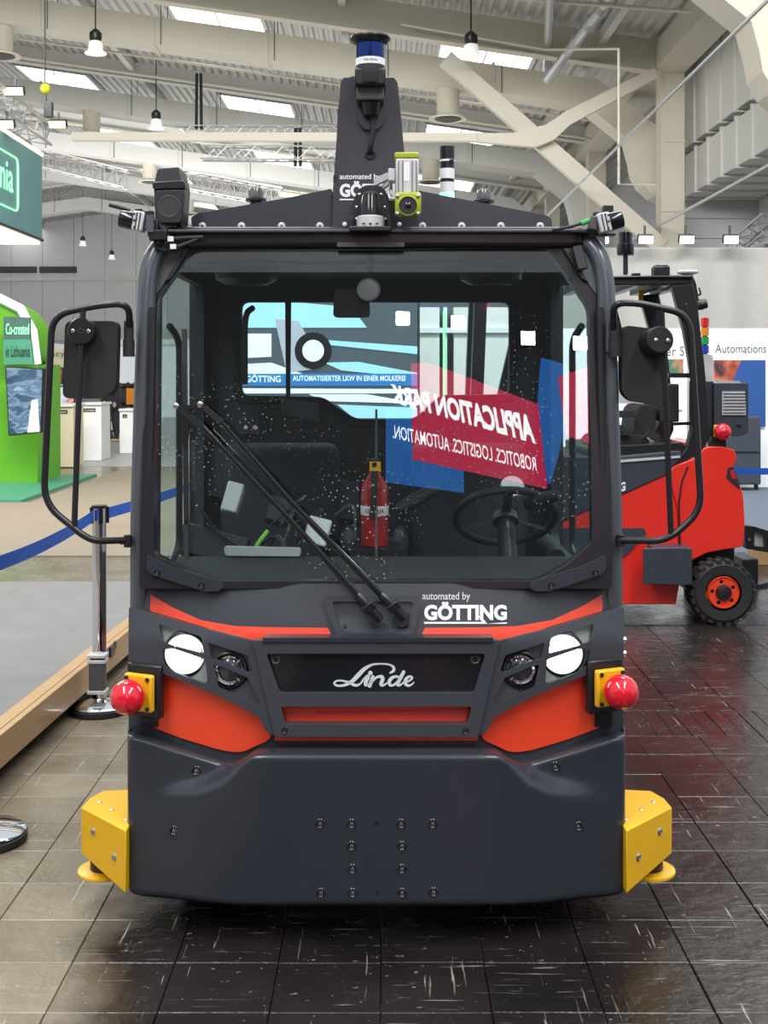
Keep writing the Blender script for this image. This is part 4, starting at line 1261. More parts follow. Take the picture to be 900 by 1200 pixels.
# -- yellow corner housings with scanner discs
def corner(s):
    def X(x): return CX + s * (x - CX)
    yi, yo, yk = 3.30, 3.48, 3.62
    zt = .292
    A = V(147.5, 1045, yi); B = V(95, 1001, yo)
    xi, xo = A.x, B.x
    t = [Vector((xi, yi, zt)), Vector((xo, yo, zt)), Vector((xo + .005, yo + .075, zt)), Vector((xo + .03, yk, zt)), Vector((xi, yk + .02, zt))]
    zb = [.118, .158, .158, .158, .118]
    bt = [Vector((p.x, p.y, z)) for p, z in zip(t, zb)]
    bo = bt[1].copy(); 
    if s > 0:
        c = -.0402 + 0 * xi
        m = lambda p: Vector((2 * ((CX - 450) * 3.4 / F) - p.x, p.y, p.z))
        t = [m(p) for p in t]; bt = [m(p) for p in bt]
    k = MB(); k.v = t + bt
    k.f = [(0, 1, 2, 3, 4), (9, 8, 7, 6, 5)] + [(i, 5 + i, 5 + (i + 1) % 5, (i + 1) % 5) for i in range(5)]
    o = put(k, 'corner_housing', 'safety_yellow', bevel=.003)
    f0, f1, g0, g1 = t[0], t[1], bt[0], bt[1]
    nrm = (f1 - f0).cross(g0 - f0).normalized()
    if nrm.y > 0: nrm = -nrm
    for u, v in ((.72, .35), (.25, .55)):
        top = f0.lerp(f1, u); bo_ = g0.lerp(g1, u); p = top.lerp(bo_, v)
        k = MB(); k.lathe([(.0115, -.002), (.0115, .002), (.007, .005), (.004, .004)], p, nrm, 14); k.build('bolt', 'steel', o)
    for u, w_ in ((.75, .6), (.45, .35), (.1, .2)):
        p = t[0].lerp(t[1], u).lerp(t[4].lerp(t[2], u), w_)
        k = MB(); k.lathe([(.007, -.001), (.007, .002), (.003, .004)], p, (0, 0, 1), 12); k.build('bolt', 'steel', o)
    cx_ = (xi + xo) / 2 - .02; cy_ = 3.51
    if s > 0: cx_ = 2 * ((CX - 450) * 3.4 / F) - cx_
    k = MB(); k.cyl((cx_, cy_, .10), (cx_, cy_, .17), .045); k.build('scanner_neck', 'black_satin', o)
    k = MB(); k.lathe([(.074, 0), (.08, .003), (.08, .010), (.074, .013)], (cx_, cy_, .092), n=36); k.build('scanner_disc', 'safety_yellow', o)
corner(1); corner(-1)
# ------------------------------------------------------------------ cab of the tow tractor
WK = .1033          # the windscreen is one flat plane leaning back by this much per metre
def wy(py): return (3.40 + WK * (H - .955)) / (1 - WK * (440 - py) / F)
def on_screen(d): return lambda px, py: V(px, py, wy(py) - d)
frame_out = poly([(172, 306), (188, 281), (694, 281), (708, 306), (716, 640), (717, 690), (163, 690), (164, 640)], 6)
glass_out = poly([(184, 352), (226, 293), (643, 291), (690, 362), (694, 636), (662, 664), (628, 681), (252, 681), (218, 668), (180, 650)], 8)
put(MB().sheet(frame_out, on_screen(0), .045, [glass_out]), 'windscreen_frame', 'black_satin', bevel=.003)
g2 = poly([(181, 350), (224, 290), (645, 288), (693, 360), (697, 638), (664, 667), (630, 684), (250, 684), (216, 671), (177, 652)], 8)
put(MB().sheet(g2, on_screen(-.012), .005), 'windscreen', 'windscreen_glass', flat=True)
# grey corner plates and clips
for s in (0, 1):
    c = poly([(184, 300), (192, 291), (222, 291), (183, 345)], 2)
    put(MB().sheet(mx(c) if s else c, on_screen(.006), .008), 'corner_plate', 'pillar_paint' if s else 'cab_grey')
    for q in ([(213, 296), (221, 293), (200, 327), (192, 331)],):
        put(MB().sheet(mx(q) if s else q, on_screen(.014), .012), 'glass_clip', 'black_satin', bevel=.002)
    c = poly([(172, 650), (200, 664), (257, 681), (263, 687), (256, 693), (238, 693), (176, 673), (171, 666)], 3)
    pl = put(MB().sheet(mx(c) if s else c, on_screen(.014), .012, step=20), 'corner_bracket', 'charcoal_plastic', bevel=.003)
    for px, py in ((184, 671), (236, 686)):
        q = 2 * CX - px if s else px
        rivet(q, py, .016, .009, 'black_satin', 'cab_grey', pl, fn=lambda a, c_: wy(c_))
# pillars
for s in (1, -1):
    P = [(163, 740), (163.5, 600), (168, 450), (172, 335), (176, 308), (186, 289), (203, 279)]
    W = [3.47, 3.47, 3.47, 3.47, 3.475, 3.49, 3.52]
    path = [V(CX + s * -(CX - px), py, y) for (px, py), y in zip(P, W)]
    path = fillet(path, .05, 4)
    put(MB().tube(path, .0265, 16), 'pillar', 'pillar_paint', angle=70)
    k = MB(); e = CX - s * (CX - 176); k.tube([V(CX - s * (CX - 173), 690, 3.44), V(CX - s * (CX - 179), 360, 3.44)], .010, 8); put(k, 'pillar_seal', 'black_rubber')
    # door side of the cab: outline and window in (depth, height)
    xs = -.710 * s + (CX - 450) * 3.9 / F
    so = poly([(3.47, -.62), (4.60, -.62), (4.60, -1.95), (3.54, -1.95)], .03)
    wo = poly([(3.56, -.93), (4.42, -.93), (4.42, -1.88), (3.60, -1.88)], .05)
    xf = xs; xs = -.672 * s + (CX - 450) * 3.9 / F
    fn = lambda a, c_: Vector((xs, a, -c_))
    put(MB().sheet(so, fn, .03 * s, [wo], depth=(1, 0, 0)), 'cab_side', 'cab_dark')
    put(MB().sheet(poly([(3.55, -.92), (4.43, -.92), (4.43, -1.89), (3.59, -1.89)], .05), lambda a, c_: Vector((xs + .012 * s, a, -c_)), .004 * s, depth=(1, 0, 0)), 'side_window', 'side_glass', flat=True)
    k = MB(); k.tube(fillet([Vector((xs + .05 * s, 3.60, .98)), Vector((xs + .07 * s, 3.66, 1.02)), Vector((xs + .07 * s, 3.66, 1.66)), Vector((xs + .05 * s, 3.60, 1.70))], .04), .011, 8); put(k, 'grab_rail', 'black_satin')
    # lower flank
    k = MB(); k.span((xf - .004 * s, 3.45, .36), (xf + .03 * s, 4.62, .86)); put(k, 'flank', 'charcoal_paint', bevel=.006)
# roof, floor, chassis, load deck
xc = (CX - 450) * 3.9 / F
k = MB(); k.prism(fillet([(xc - .60, 3.47, 1.925), (xc + .60, 3.47, 1.925), (xc + .70, 3.62, 1.925), (xc + .70, 4.64, 1.925), (xc - .70, 4.64, 1.925), (xc - .69, 3.62, 1.925)], .03, 4, True), (0, 0, .058)); put(k, 'roof', 'black_satin', bevel=.012)
k = MB(); k.span(V(196, 272.5, 3.45) + Vector((0, 0, 0)), V(690, 268.5, 3.45) + Vector((0, .2, 0))); put(k, 'roof_edge', 'fascia_paint', bevel=.003)
k = MB(); k.sheet(poly([(395, 284), (474, 284), (474, 289), (395, 289)], 1), lambda a, c_: V(a, c_, 3.455), .015); put(k, 'grey_strip', 'cab_grey')
k = MB(); k.span((xc - .66, 3.55, 1.915), (xc + .66, 4.58, 1.925)); put(k, 'roof_lining', 'cab_dark')
for px in (289, 575):
    p = V(px, 325, 3.95); k = MB(); k.lathe([(.11, 0), (.10, -.05), (.07, -.065), (.02, -.05)], (p.x, p.y, 1.915), n=28); put(k, 'roof_speaker', 'black_satin')
k = MB(); k.span((xc - .70, 3.50, .30), (xc + .70, 4.62, .42)); put(k, 'cab_floor', 'black_satin')
k = MB(); k.span((xc - .58, 3.46, .20), (xc + .58, 5.95, .34)); put(k, 'chassis', 'black_satin')
k = MB(); k.span((xc - .70, 4.64, .52), (xc + .70, 6.1, .66)); d_ = put(k, 'load_deck', 'charcoal_paint', bevel=.01)
k = MB(); k.span((xc - .72, 4.66, .30), (xc - .66, 6.08, .53)); k.span((xc + .66, 4.66, .30), (xc + .72, 6.08, .53)); k.build('deck_skirt', 'charcoal_paint', d_)
for x, y in ((-.52, 3.86), (.52, 3.86), (-.55, 5.5), (.55, 5.5)):
    k = MB(); k.lathe([(.15, -.09), (.25, -.09), (.275, -.06), (.275, .06), (.25, .09), (.15, .09)], (xc + x, y, .276), (1, 0, 0), 36, False); o = put(k, 'wheel', 'black_rubber')
    k = MB(); k.lathe([(.15, -.07), (.05, -.03), (.05, .03), (.15, .07)], (xc + x, y, .276), (1, 0, 0), 24); k.build('rim', 'signal_red', o)
# rear wall with its window
RY = 4.55
rw = lambda d: (lambda px, py: V(px, py, RY - d))
rh = poly([(283, 354), (597, 354), (597, 462), (516, 463), (486, 491), (416, 491), (378, 465), (283, 463)], 9)
put(MB().sheet(poly([(222, 318), (660, 318), (660, 800), (222, 800)], 6), rw(0), .04, [rh]), 'rear_wall', 'cab_dark')
rim_o = poly([(274, 346), (606, 346), (606, 471), (520, 472), (489, 500), (412, 500), (374, 474), (274, 472)], 12)
put(MB().sheet(rim_o, rw(.015), .018, [rh]), 'rear_window_rim', 'black_rubber', bevel=.003)
put(MB().sheet(rh, rw(-.02), .004), 'rear_window', 'side_glass', flat=True)
k = MB(); k.sheet([(334, 350), (341, 350), (340, 464), (335, 464)], rw(.012), .02); put(k, 'window_post', 'black_satin')
k = MB(); k.tube(fillet([V(296, 361, RY - .02), V(289, 366, RY - .06), V(287, 380, RY - .06), V(287, 450, RY - .02)], .03), .012, 8); put(k, 'window_handle', 'cab_grey')
k = MB(); k.sheet(poly([(281, 489), (305, 489), (305, 509), (281, 509)], 3), rw(.03), .03); o = put(k, 'wall_socket', 'cab_dark', bevel=.004)
for px in (288, 299): k = MB(); k.cyl(V(px, 501, RY - .03), V(px, 501, RY - .036), .009); k.build('screw', 'steel', o)
k = MB(); k.sheet([(328, 466), (372, 472), (374, 495), (330, 485)], rw(.02), .01); put(k, 'document_holder', 'cab_grey')
for q in ([(240, 520), (335, 546), (335, 600), (240, 580)], [(338, 547), (378, 556), (378, 606), (338, 600)], [(381, 557), (420, 566), (420, 610), (381, 606)], [(224, 516), (237, 519), (237, 579), (224, 576)]):
    k = MB(); k.sheet(q, rw(.05), .05); put(k, 'rear_panel', 'cab_grey', bevel=.004)
# mirror and fan under the roof, sun blind rail
k = MB(); k.sheet(poly([(392, 338), (432, 338), (434, 372), (390, 372)], 6), lambda a, c_: V(a, c_, 3.72), .03); put(k, 'inside_mirror', 'black_satin', bevel=.006)
p = V(432, 339, 3.66)
k = MB(); k.lathe([(.034, .012), (.036, .0), (.03, -.006), (.012, -.008)], p, (0, 1, 0), 28); o = put(k, 'cab_fan', 'silver_paint')
k = MB(); k.bar(p + Vector((0, .03, .03)), p + Vector((.01, .04, .14)), .014, .014); k.build('fan_arm', 'cab_grey', o)
k = MB(); k.tube([V(232, 309, 3.62), V(632, 306, 3.62)], .006, 8); put(k, 'blind_rail', 'cab_grey')
# dashboard, steering, seats
k = MB(); k.prism(fillet([(xc - .66, 3.46, .95), (xc - .66, 3.74, .99), (xc - .66, 3.80, .93), (xc - .66, 3.80, .60), (xc - .66, 3.46, .60)], .03, 4, True), (1.32, 0, 0)); put(k, 'dashboard', 'seat_fabric')
k = MB(); k.sheet(poly([(262, 641), (352, 643), (352, 652), (264, 651)], 3), lambda a, c_: V(a, c_, 3.70), .03); put(k, 'pale_rail', 'silver_paint')
sc = V(592, 606, 3.98); ax = Vector((0, .62, .78)).normalized(); ux = Vector((1, 0, 0)); uy = ax.cross(ux)
k = MB(); k.tube([sc + (ux * math.cos(a * math.pi / 20) + uy * math.sin(a * math.pi / 20)) * .165 for a in range(40)], .013, 10, closed=True); sw = put(k, 'steering_wheel', 'black_rubber')
k = MB()
for a in (0, 2.1, 4.2): k.bar(sc, sc + (ux * math.cos(a + .5) + uy * math.sin(a + .5)) * .16, .03, .01)
k.lathe([(.045, -.02), (.04, .01), (.02, .015)], sc, ax, 20); k.build('spokes', 'cab_grey', sw)
k = MB(); k.cyl(sc, sc - ax * .4, .03); k.build('column', 'black_satin', sw)
k = MB(); p = V(600, 572, 3.95); k.lathe([(.035, 0), (.04, .01), (.035, .02)], p, (0, -1, .5), 18); k.build('spinner_knob', 'silver_paint', sw)
def seat(x, label):
    k = MB(); k.box((x, 4.24, .72), (.46, .42, .12)); o = put(k, 'seat', 'seat_fabric', bevel=.05, segs=3)
    k = MB(); k.box((x, 4.44, 1.02), (.44, .11, .56), Matrix.Rotation(-.1, 3, 'X')); k.build('backrest', 'seat_fabric', o, bevel=.045, segs=3)
    for s in (-1, 1):
        a, c_ = Vector((x + s * .25, 4.42, .98)), Vector((x + s * .27, 4.05, .93))
        k = MB(); k.tube([a, a.lerp(c_, .5), c_], [.022, .03, .032], 12); k.build('armrest', 'black_rubber', o)
    k = MB(); k.box((x, 4.24, .54), (.34, .34, .26)); k.build('seat_base', 'black_satin', o)
seat(xc + .34, ''); seat(xc - .36, '')
for a, c_ in ((V(512, 572, 4.05), V(508 - 44, 598, 3.95)), (V(617, 590, 3.9), V(655, 580, 3.82))):
    k = MB(); k.tube([a, a.lerp(c_, .6), c_], [.02, .024, .016], 12); put(k, 'control_grip', 'black_rubber')
# control boxes and loose cables on the passenger side
for (px, py, y, w_, h_, m) in ((273, 585, 3.95, .055, .10, 'silver_paint'), (372, 625, 3.85, .075, .09, 'silver_paint'), (330, 600, 4.0, .10, .09, 'black_satin'), (250, 640, 3.9, .22, .10, 'black_satin')):
    k = MB(); k.box(V(px, py, y), (w_, .09, h_), Matrix.Rotation(.25, 3, 'Y') @ Matrix.Rotation(-.3, 3, 'X')); put(k, 'control_box', m, bevel=.006)
k = MB(); k.tube(fillet([V(314, 622, 3.8), V(304, 634, 3.78), V(294, 652, 3.78)], .1, 6), .007, 8); put(k, 'lime_cable', 'cable_lime')
for i in range(9):
    px = random.uniform(240, 400); py = random.uniform(590, 650)
    k = MB(); k.tube(fillet([V(px, py, 3.9), V(px + random.uniform(-30, 30), py - 18, 3.84), V(px + random.uniform(-40, 40), py + 26, 3.84)], .06, 5), .005, 6); put(k, 'loose_cable', random.choice(['black_satin', 'cab_grey', 'black_rubber']))
# fire extinguisher standing inside
p = V(439, 640, 3.95)
ex = thing('fire_extinguisher', 'red fire extinguisher standing upright behind the windscreen of the tow tractor', 'fire extinguisher', tuple(p))
k = MB(); k.lathe([(.035, 0), (.046, .005), (.046, .19), (.042, .21), (.02, .235), (.018, .26)], p, n=28); k.build('cylinder', 'extinguisher_red', ex)
k = MB(); k.box(p + Vector((0, -.02, .275)), (.03, .05, .03)); k.tube([p + Vector((0, -.03, .28)), p + Vector((0, -.075, .275))], .008, 8); k.build('valve', 'black_satin', ex)
k = MB(); k.sheet([(433, 541), (446, 541), (446, 552), (433, 552)], lambda a, c_: V(a, c_, 3.88), .004); k.build('yellow_tag', 'safety_yellow', ex)
k = MB(); k.tube([p + Vector((0, -.05, .27)), p + Vector((0, -.065, .2)), p + Vector((-.005, -.055, .10))], .011, 10); k.build('hose', 'black_rubber', ex)
k = MB(); k.lathe([(.0465, .105), (.0468, .106), (.0468, .135), (.0465, .136)], p, n=28); k.build('label_band', 'white_print', ex)
lettering('GLORIA', lambda u, v: p + Vector((.046 * math.sin(-.75 + 1.5 * u), -.0474 * math.cos(-.75 + 1.5 * u), .112 + .016 * v)), 'extinguisher_red', ex, .02)
k = MB(); k.tube([V(441, 690, 3.80), V(441, 480, 4.0)], .004, 6); put(k, 'centre_rod', 'cab_grey')
k = MB(); k.box(p + Vector((0, 0, -.02)), (.16, .16, .04)); put(k, 'extinguisher_shelf', 'black_satin')
k = MB(); k.box(p + Vector((0, 0, -.25)), (.1, .1, .44)); put(k, 'shelf_post', 'black_satin')

# ------------------------------------------------------------------ wipers
wi = put(MB().tube([V(471, 726, body_y(471, 726) - .004), V(471, 726, body_y(471, 726) - .02)], [.024, .021], 20), 'wiper_hub', 'black_satin')
for pts in ([(445, 726), (432, 711), (419, 697), (338, 607), (238, 501), (207, 476)], [(473, 724), (461, 710), (447, 697), (341, 588), (260, 495), (235, 474)]):
    dpt = [3.325, 3.31, 3.32, 3.345, 3.37, 3.385]
    P = [V(x, y, d) for (x, y), d in zip(pts, dpt)]
    o = put(MB().tube(P[:3], [.013, .0145, .0125], 10), 'wiper_arm', 'black_satin')
    MB().tube(P[2:5], [.0105, .0085, .007], 10).build('rod', 'black_gloss', o)
    k = MB(); k.bar(P[4], P[5], .016, .009, (0, 1, 0)); k.build('tip', 'black_satin', o)
    k = MB(); k.lathe([(.009, -.004), (.009, .004), (.004, .006)], P[5] - Vector((0, .005, 0)), (0, -1, 0), 14); k.build('pin', 'steel', o)
    d = (P[1] - P[0]).normalized()
    k = MB(); k.bar(P[1] - d * .012, P[1] + d * .012, .034, .026, (0, 1, 0)); k.build('joint_collar', 'black_satin', o, bevel=.003)
k = MB(); k.bar(V(207, 478, 3.39), V(236, 477, 3.39), .012, .014); k.build('link', 'black_satin', wi)
k = MB(); k.bar(V(216, 386, wy(386) - .014), V(219, 656, wy(656) - .014), .012, .02, (0, 1, 0)); bl_ = k.build('blade', 'black_rubber', wi)
k = MB(); k.bar(V(216.5, 430, wy(430) - .03), V(218.5, 610, wy(610) - .03), .014, .012, (0, 1, 0)); k.build('blade_holder', 'black_satin', bl_)
k = MB(); k.bar(V(222, 477, 3.38), V(217, 520, 3.39), .014, .014, (0, 1, 0)); k.build('blade_clip', 'black_satin', bl_)

# ------------------------------------------------------------------ outside mirrors
def mirror_l():
    y = 3.36
    k = MB(); k.tube(fillet([V(152, 385, 3.42), V(151, 355, y), V(115, 358, y), V(61, 369, y), V(51, 590, y), V(98, 628, y), V(112, 634, y), V(148, 633, 3.43)], [0, .05, .02, .055, .06, .04, .03, 0], 6), .0098, 12)
    o = put(k, 'mirror_bracket', 'black_satin')
    k = MB(); k.tube([V(97.5, 362, y), V(94, 420, y), V(87, 618, y)], .0085, 10); k.build('rod', 'black_satin', o)
    k = MB(); k.cyl(V(151, 376, 3.42), V(151, 400, 3.42), .014); k.cyl(V(151, 398, 3.42), V(151, 418, 3.42), .017); k.build('pivot_sleeve', 'black_rubber', o)
    k = MB(); k.cyl(V(150, 627, 3.43), V(150, 641, 3.43), .012); k.box(V(148, 634, 3.44), (.03, .03, .016)); k.build('lower_clamp', 'black_satin', o)
    k = MB(); k.sheet(poly([(76, 376), (138, 376), (136, 452), (128, 467), (73, 467)], 9), lambda a, c_: V(a, c_, y + .035), .045, step=None); h = put(k, 'mirror_head', 'black_rubber', bevel=.012, segs=3)
    k = MB(); k.sheet(poly([(80, 381), (134, 381), (132, 450), (126, 462), (77, 462)], 8), lambda a, c_: V(a, c_, y + .079), .004); k.build('mirror_glass', 'chrome', h)
    k = MB(); p = V(95, 388, y - .012); k.lathe([(.036, .05), (.0385, .03), (.0385, .002), (.036, -.002)], p, (0, 1, 0), 32); kn = k.build('clamp_knob', 'black_satin', h)
    for d in (-9.5, 9): k = MB(); k.lathe([(.006, 0), (.006, .003), (.003, .004)], V(95 + d, 388 + d * .02, y - .013), (0, -1, 0), 12); k.build('screw', 'steel', kn)
    k = MB(); k.tube([V(95, 388, y - .0145) + Vector((.009 * math.cos(a * .524), 0, .006 * math.sin(a * .524))) for a in range(12)], .0012, 5, closed=True); k.build('maker_mark', 'cab_dark', kn)
mirror_l()
def mirror_r():
    y = 3.36
    k = MB(); k.tube(fillet([V(719, 388, 3.42), V(719, 355, y), V(746, 355, y), V(808, 368, y), V(822, 598, y), V(790, 627, y), V(772, 634, y), V(725, 633, 3.43)], [0, .06, .03, .055, .06, .04, .03, 0], 6), .0098, 12)
    o = put(k, 'mirror_bracket', 'black_satin')
    k = MB(); k.tube([V(775, 360, y), V(779, 440, y), V(786.5, 629, y)], .0085, 10); k.build('rod', 'black_satin', o)
    k = MB(); k.cyl(V(720, 376, 3.42), V(720, 400, 3.42), .014); k.cyl(V(720.5, 396, 3.42), V(721, 418, 3.42), .018); k.build('pivot_sleeve', 'black_rubber', o)
    k = MB(); k.box(V(713, 395, 3.45), (.02, .04, .085)); k.build('sleeve_plate', 'pillar_paint', o)
    k = MB(); k.cyl(V(727, 627, 3.43), V(727, 640, 3.43), .012); k.box(V(728, 634, 3.44), (.03, .03, .016)); k.build('lower_clamp', 'black_satin', o)
    k = MB(); k.sheet(poly([(732, 381), (780, 387), (782, 477), (738, 470), (729, 460), (728, 400)], 7), lambda a, c_: V(a, c_, y + .05 + (780 - a) * .0005), .05); h = put(k, 'mirror_head', 'black_rubber', bevel=.012, segs=3)
    k = MB(); k.sheet(poly([(735, 386), (776, 391), (778, 472), (741, 466), (733, 457)], 6), lambda a, c_: V(a, c_, y + .099 + (780 - a) * .0005), .004); k.build('mirror_glass', 'chrome', h)
    a, c_ = V(763, 402, y + .06), V(774, 398, y - .03)
    k = MB(); k.tube([a, a.lerp(c_, .05), a.lerp(c_, .95), c_], [.034, .0385, .0385, .035], 32); kn = k.build('clamp_knob', 'black_satin', h)
    n = (c_ - a).normalized()
    for d in (-6.5, 7.5): k = MB(); k.lathe([(.006, 0), (.006, .003), (.003, .004)], V(775 + d, 399 + d * .04, y - .031), n, 12); k.build('screw', 'steel', kn)
mirror_r()

# ------------------------------------------------------------------ roof equipment
FY = 3.56
lf = poly([(225, 273), (224, 255), (231, 250), (330, 233), (389, 221), (389, 273)], 2)
put(MB().sheet(lf, lambda a, c_: V(a, c_, FY), .40), 'roof_fairing', 'charcoal_paint', bevel=.004)
rf = poly([(484, 273), (484, 222), (530, 231), (640, 252), (646, 256), (648, 273)], 2)
put(MB().sheet(rf, lambda a, c_: V(a, c_, FY), .40), 'roof_fairing', 'charcoal_paint', bevel=.004)
mast = put(MB().sheet(poly([(389, 274), (390, 225), (399, 98), (402, 91), (462, 91), (466, 97), (474, 180), (483, 224), (485, 274)], 2.5), lambda a, c_: V(a, c_, FY - .02), .22), 'sensor_mast', 'charcoal_paint', bevel=.004)
fy = lambda d: (lambda a, c_: FY - d)
for px in (237, 283, 330, 375, 495, 541, 587, 633):
    k = MB(); k.lathe([(.0115, -.002), (.0115, .002), (.008, .0055), (.003, .006)], V(px, 265, FY), (0, -1, 0), 18); o = put(k, 'fairing_bolt', 'silver_paint')
    k = MB(); k.lathe([(.0045, 0), (.004, .001), (.001, .001)], V(px, 265, FY - .0058), (0, -1, 0), 6); k.build('bolt_socket', 'cab_grey', o)
for px, py in ((404, 263), (404, 271), (468, 263), (468, 271)):
    k = MB(); k.lathe([(.007, -.002), (.007, .002), (.004, .005), (.001, .005)], V(px, py, FY - .02), (0, -1, 0), 14); k.build('bolt', 'white_print', mast)
lettering('automated by', lambda u, v: V(398 + 48 * u, 212 - 8.5 * v, FY - .0215), 'white_print', mast, .012)
lettering('GÖTTING', lambda u, v: V(398 + 78 * u, 231 - 19 * v, FY - .0215), 'white_print', mast, .045)
k = MB(); k.sheet([(398, 233), (476, 233), (476, 234.6), (398, 234.6)], lambda a, c_: V(a, c_, FY - .0215), .001); k.build('print_underline', 'white_print', mast, flat=True)
# spinning range scanner on top
y = 3.47; S = y / F
base = V(434, 100, y)
lid = put(MB().lathe([(.040, 0), (.0425, .004), (.0425, 22 * S)], base, n=36), 'mast_scanner', 'cab_dark')
MB().lathe([(.0428, 22 * S), (.0428, 30 * S)], base, n=36).build('white_ring', 'white_print', lid)
MB().lathe([(.0415, 30 * S), (.0415, 48 * S)], base, n=36).build('blue_window', 'lidar_blue', lid)
MB().lathe([(.0430, 47.5 * S), (.052, 50 * S), (.0595, 54 * S), (.0585, 56 * S), (.03, 57 * S)], base, n=40).build('cap', 'black_satin', lid)
lettering('Velodyne', lambda u, v: Vector((base.x + .0432 * math.sin(-.5 + 1.0 * u), base.y - .0432 * math.cos(-.5 + 1.0 * u), base.z + (23.8 + 4.2 * v) * S)), 'text_grey', lid, .01)
k = MB(); k.sheet(poly([(418, 96), (452, 96), (451, 142), (444, 152), (425, 152), (419, 142)], 6), lambda a, c_: V(a, c_, FY - .032), .014); k.build('back_plate', 'charcoal_plastic', lid, bevel=.003)
k = MB(); k.box(V(434, 94, 3.485), (.09, .10, .05)); k.build('neck', 'black_satin', lid, bevel=.006)
k = MB(); k.box(V(434, 110, 3.50), (.080, .07, .05)); k.build('connector_box', 'silver_paint' if False else 'cab_grey', lid, bevel=.004)
k = MB(); k.cyl(V(435, 120, 3.50), V(435, 135, 3.505), .028, .022, 20); k.build('plug', 'black_gloss', lid)
k = MB(); k.tube(fillet([V(437, 134, 3.505), V(437, 158, 3.51), V(434, 174, 3.515), V(434, 181, 3.55)], .05, 5), .0075, 10); k.build('cable', 'black_rubber', lid)
k = MB(); k.tube([V(434, 181, FY - .02) + Vector((.0125 * math.cos(a * .3927), -.002, .0125 * math.sin(a * .3927))) for a in range(16)], .004, 6, closed=True); k.build('grommet', 'black_rubber', lid)
k = MB(); k.tube(fillet([V(420, 90, 3.6), V(405, 92, 3.57), V(398, 120, 3.56), V(394, 200, 3.55), V(392, 212, 3.55), V(395, 223, 3.55), V(404, 226, 3.56)], .06, 4), .004, 8); put(k, 'mast_cable', 'black_rubber')
k = MB(); k.box(V(393, 210, 3.545), (.012, .012, .02)); put(k, 'cable_clip', 'black_satin')
# flat scanner under the mast print
y = 3.44
scn = put(MB().sheet(poly([(413, 272), (414, 234), (420, 222), (428, 217), (444, 217), (451, 222), (456, 234), (457, 272)], 3), lambda a, c_: V(a, c_, y + .055), .012), 'field_scanner', 'black_satin', bevel=.003)
p = V(434, 252, y)
MB().lathe([(.036, -.01), (.034, .0), (.025, .055), (.022, .062), (.010, .066)], p + Vector((0, .01, 0)), n=32).build('scanner_window', 'black_gloss', scn)
MB().lathe([(.023, .055), (.024, .06), (.02, .068), (.005, .069)], p + Vector((0, .01, 0)), n=28).build('scanner_cap', 'black_rubber', scn)
MB().lathe([(.040, -.038), (.040, -.006), (.034, -.002)], p + Vector((0, .01, 0)), n=32).build('scanner_base', 'silver_paint', scn)
for q in (426, 434, 442): k = MB(); k.box(V(q, 262, y - .031), (.008, .003, .004)); k.build('indicator', 'black_satin', scn)
k = MB(); k.box(V(434, 270, y + .01), (.12, .09, .014)); k.build('foot_plate', 'black_satin', scn, bevel=.003)
for q in (412, 456):
    k = MB(); k.box(V(q, 264, y + .03), (.010, .05, .05)); k.build('side_cheek', 'black_satin', scn, bevel=.002)
for q, r in ((421, 228), (447, 228), (418, 243), (451, 243), (418, 257), (452, 257)): k = MB(); k.lathe([(.0045, 0), (.0045, .003), (.002, .004)], V(q, r, y + .054), (0, -1, 0), 10); k.build('screw', 'steel', scn)
# lime camera on its bracket
yc_ = 3.41
cm = put(MB().box(V(477, 209, yc_ + .03), (.066, .07, .106)), 'lime_camera', 'silver_paint', bevel=.005)
for q in (467, 472, 483, 488): k = MB(); k.box(V(q, 209, yc_ - .006), (.002, .004, .10)); k.build('rib', 'cab_grey', cm)
k = MB(); k.sheet([(473, 190), (480, 190), (480, 212), (473, 212)], lambda a, c_: V(a, c_, yc_ - .006), .001); k.build('label_strip', 'white_print', cm)
MB().box(V(476.5, 184.5, yc_ + .03), (.070, .072, .018)).build('top_cap', 'lime', cm, bevel=.004)
hd = MB().box(V(478, 240, yc_ + .015), (.074, .075, .062)).build('front_cap', 'lime', cm, bevel=.006)
p = V(478, 241, yc_ - .024)
MB().lathe([(.029, .01), (.029, -.004), (.026, -.005), (.0255, .012)], p, (0, 1, 0), 32, False).build('lens_ring', 'lime', hd)
MB().lathe([(.0255, .002), (.0255, -.002), (.004, -.002)], p, (0, 1, 0), 28).build('lens', 'black_rubber', hd)
MB().ball(p + Vector((0, .001, 0)), .012, 18, 10, (1, .5, 1)).build('lens_glass', 'lens_black', hd)
for a in (-12.5, 12): 
    for c_ in (-10, 10.5): k = MB(); k.lathe([(.0055, 0), (.0055, .003), (.002, .004)], V(478 + a, 240 + c_, yc_ - .0225), (0, -1, 0), 10); k.build('screw', 'steel', hd)
k = MB(); k.box(V(459, 206, yc_ + .04), (.02, .05, .036)); k.build('bracket_plate', 'silver_paint', cm, bevel=.002)
k = MB(); k.bar(V(456, 206, yc_ + .05), V(440, 214, 3.52), .012, .02); k.bar(V(456, 214, yc_ + .05), V(446, 222, 3.52), .008, .012); k.tube([V(459, 210, yc_ + .05), V(455, 224, 3.47), V(457, 232, 3.46), V(466, 233, 3.46)], .005, 6); k.build('bracket_arm', 'silver_paint', cm)
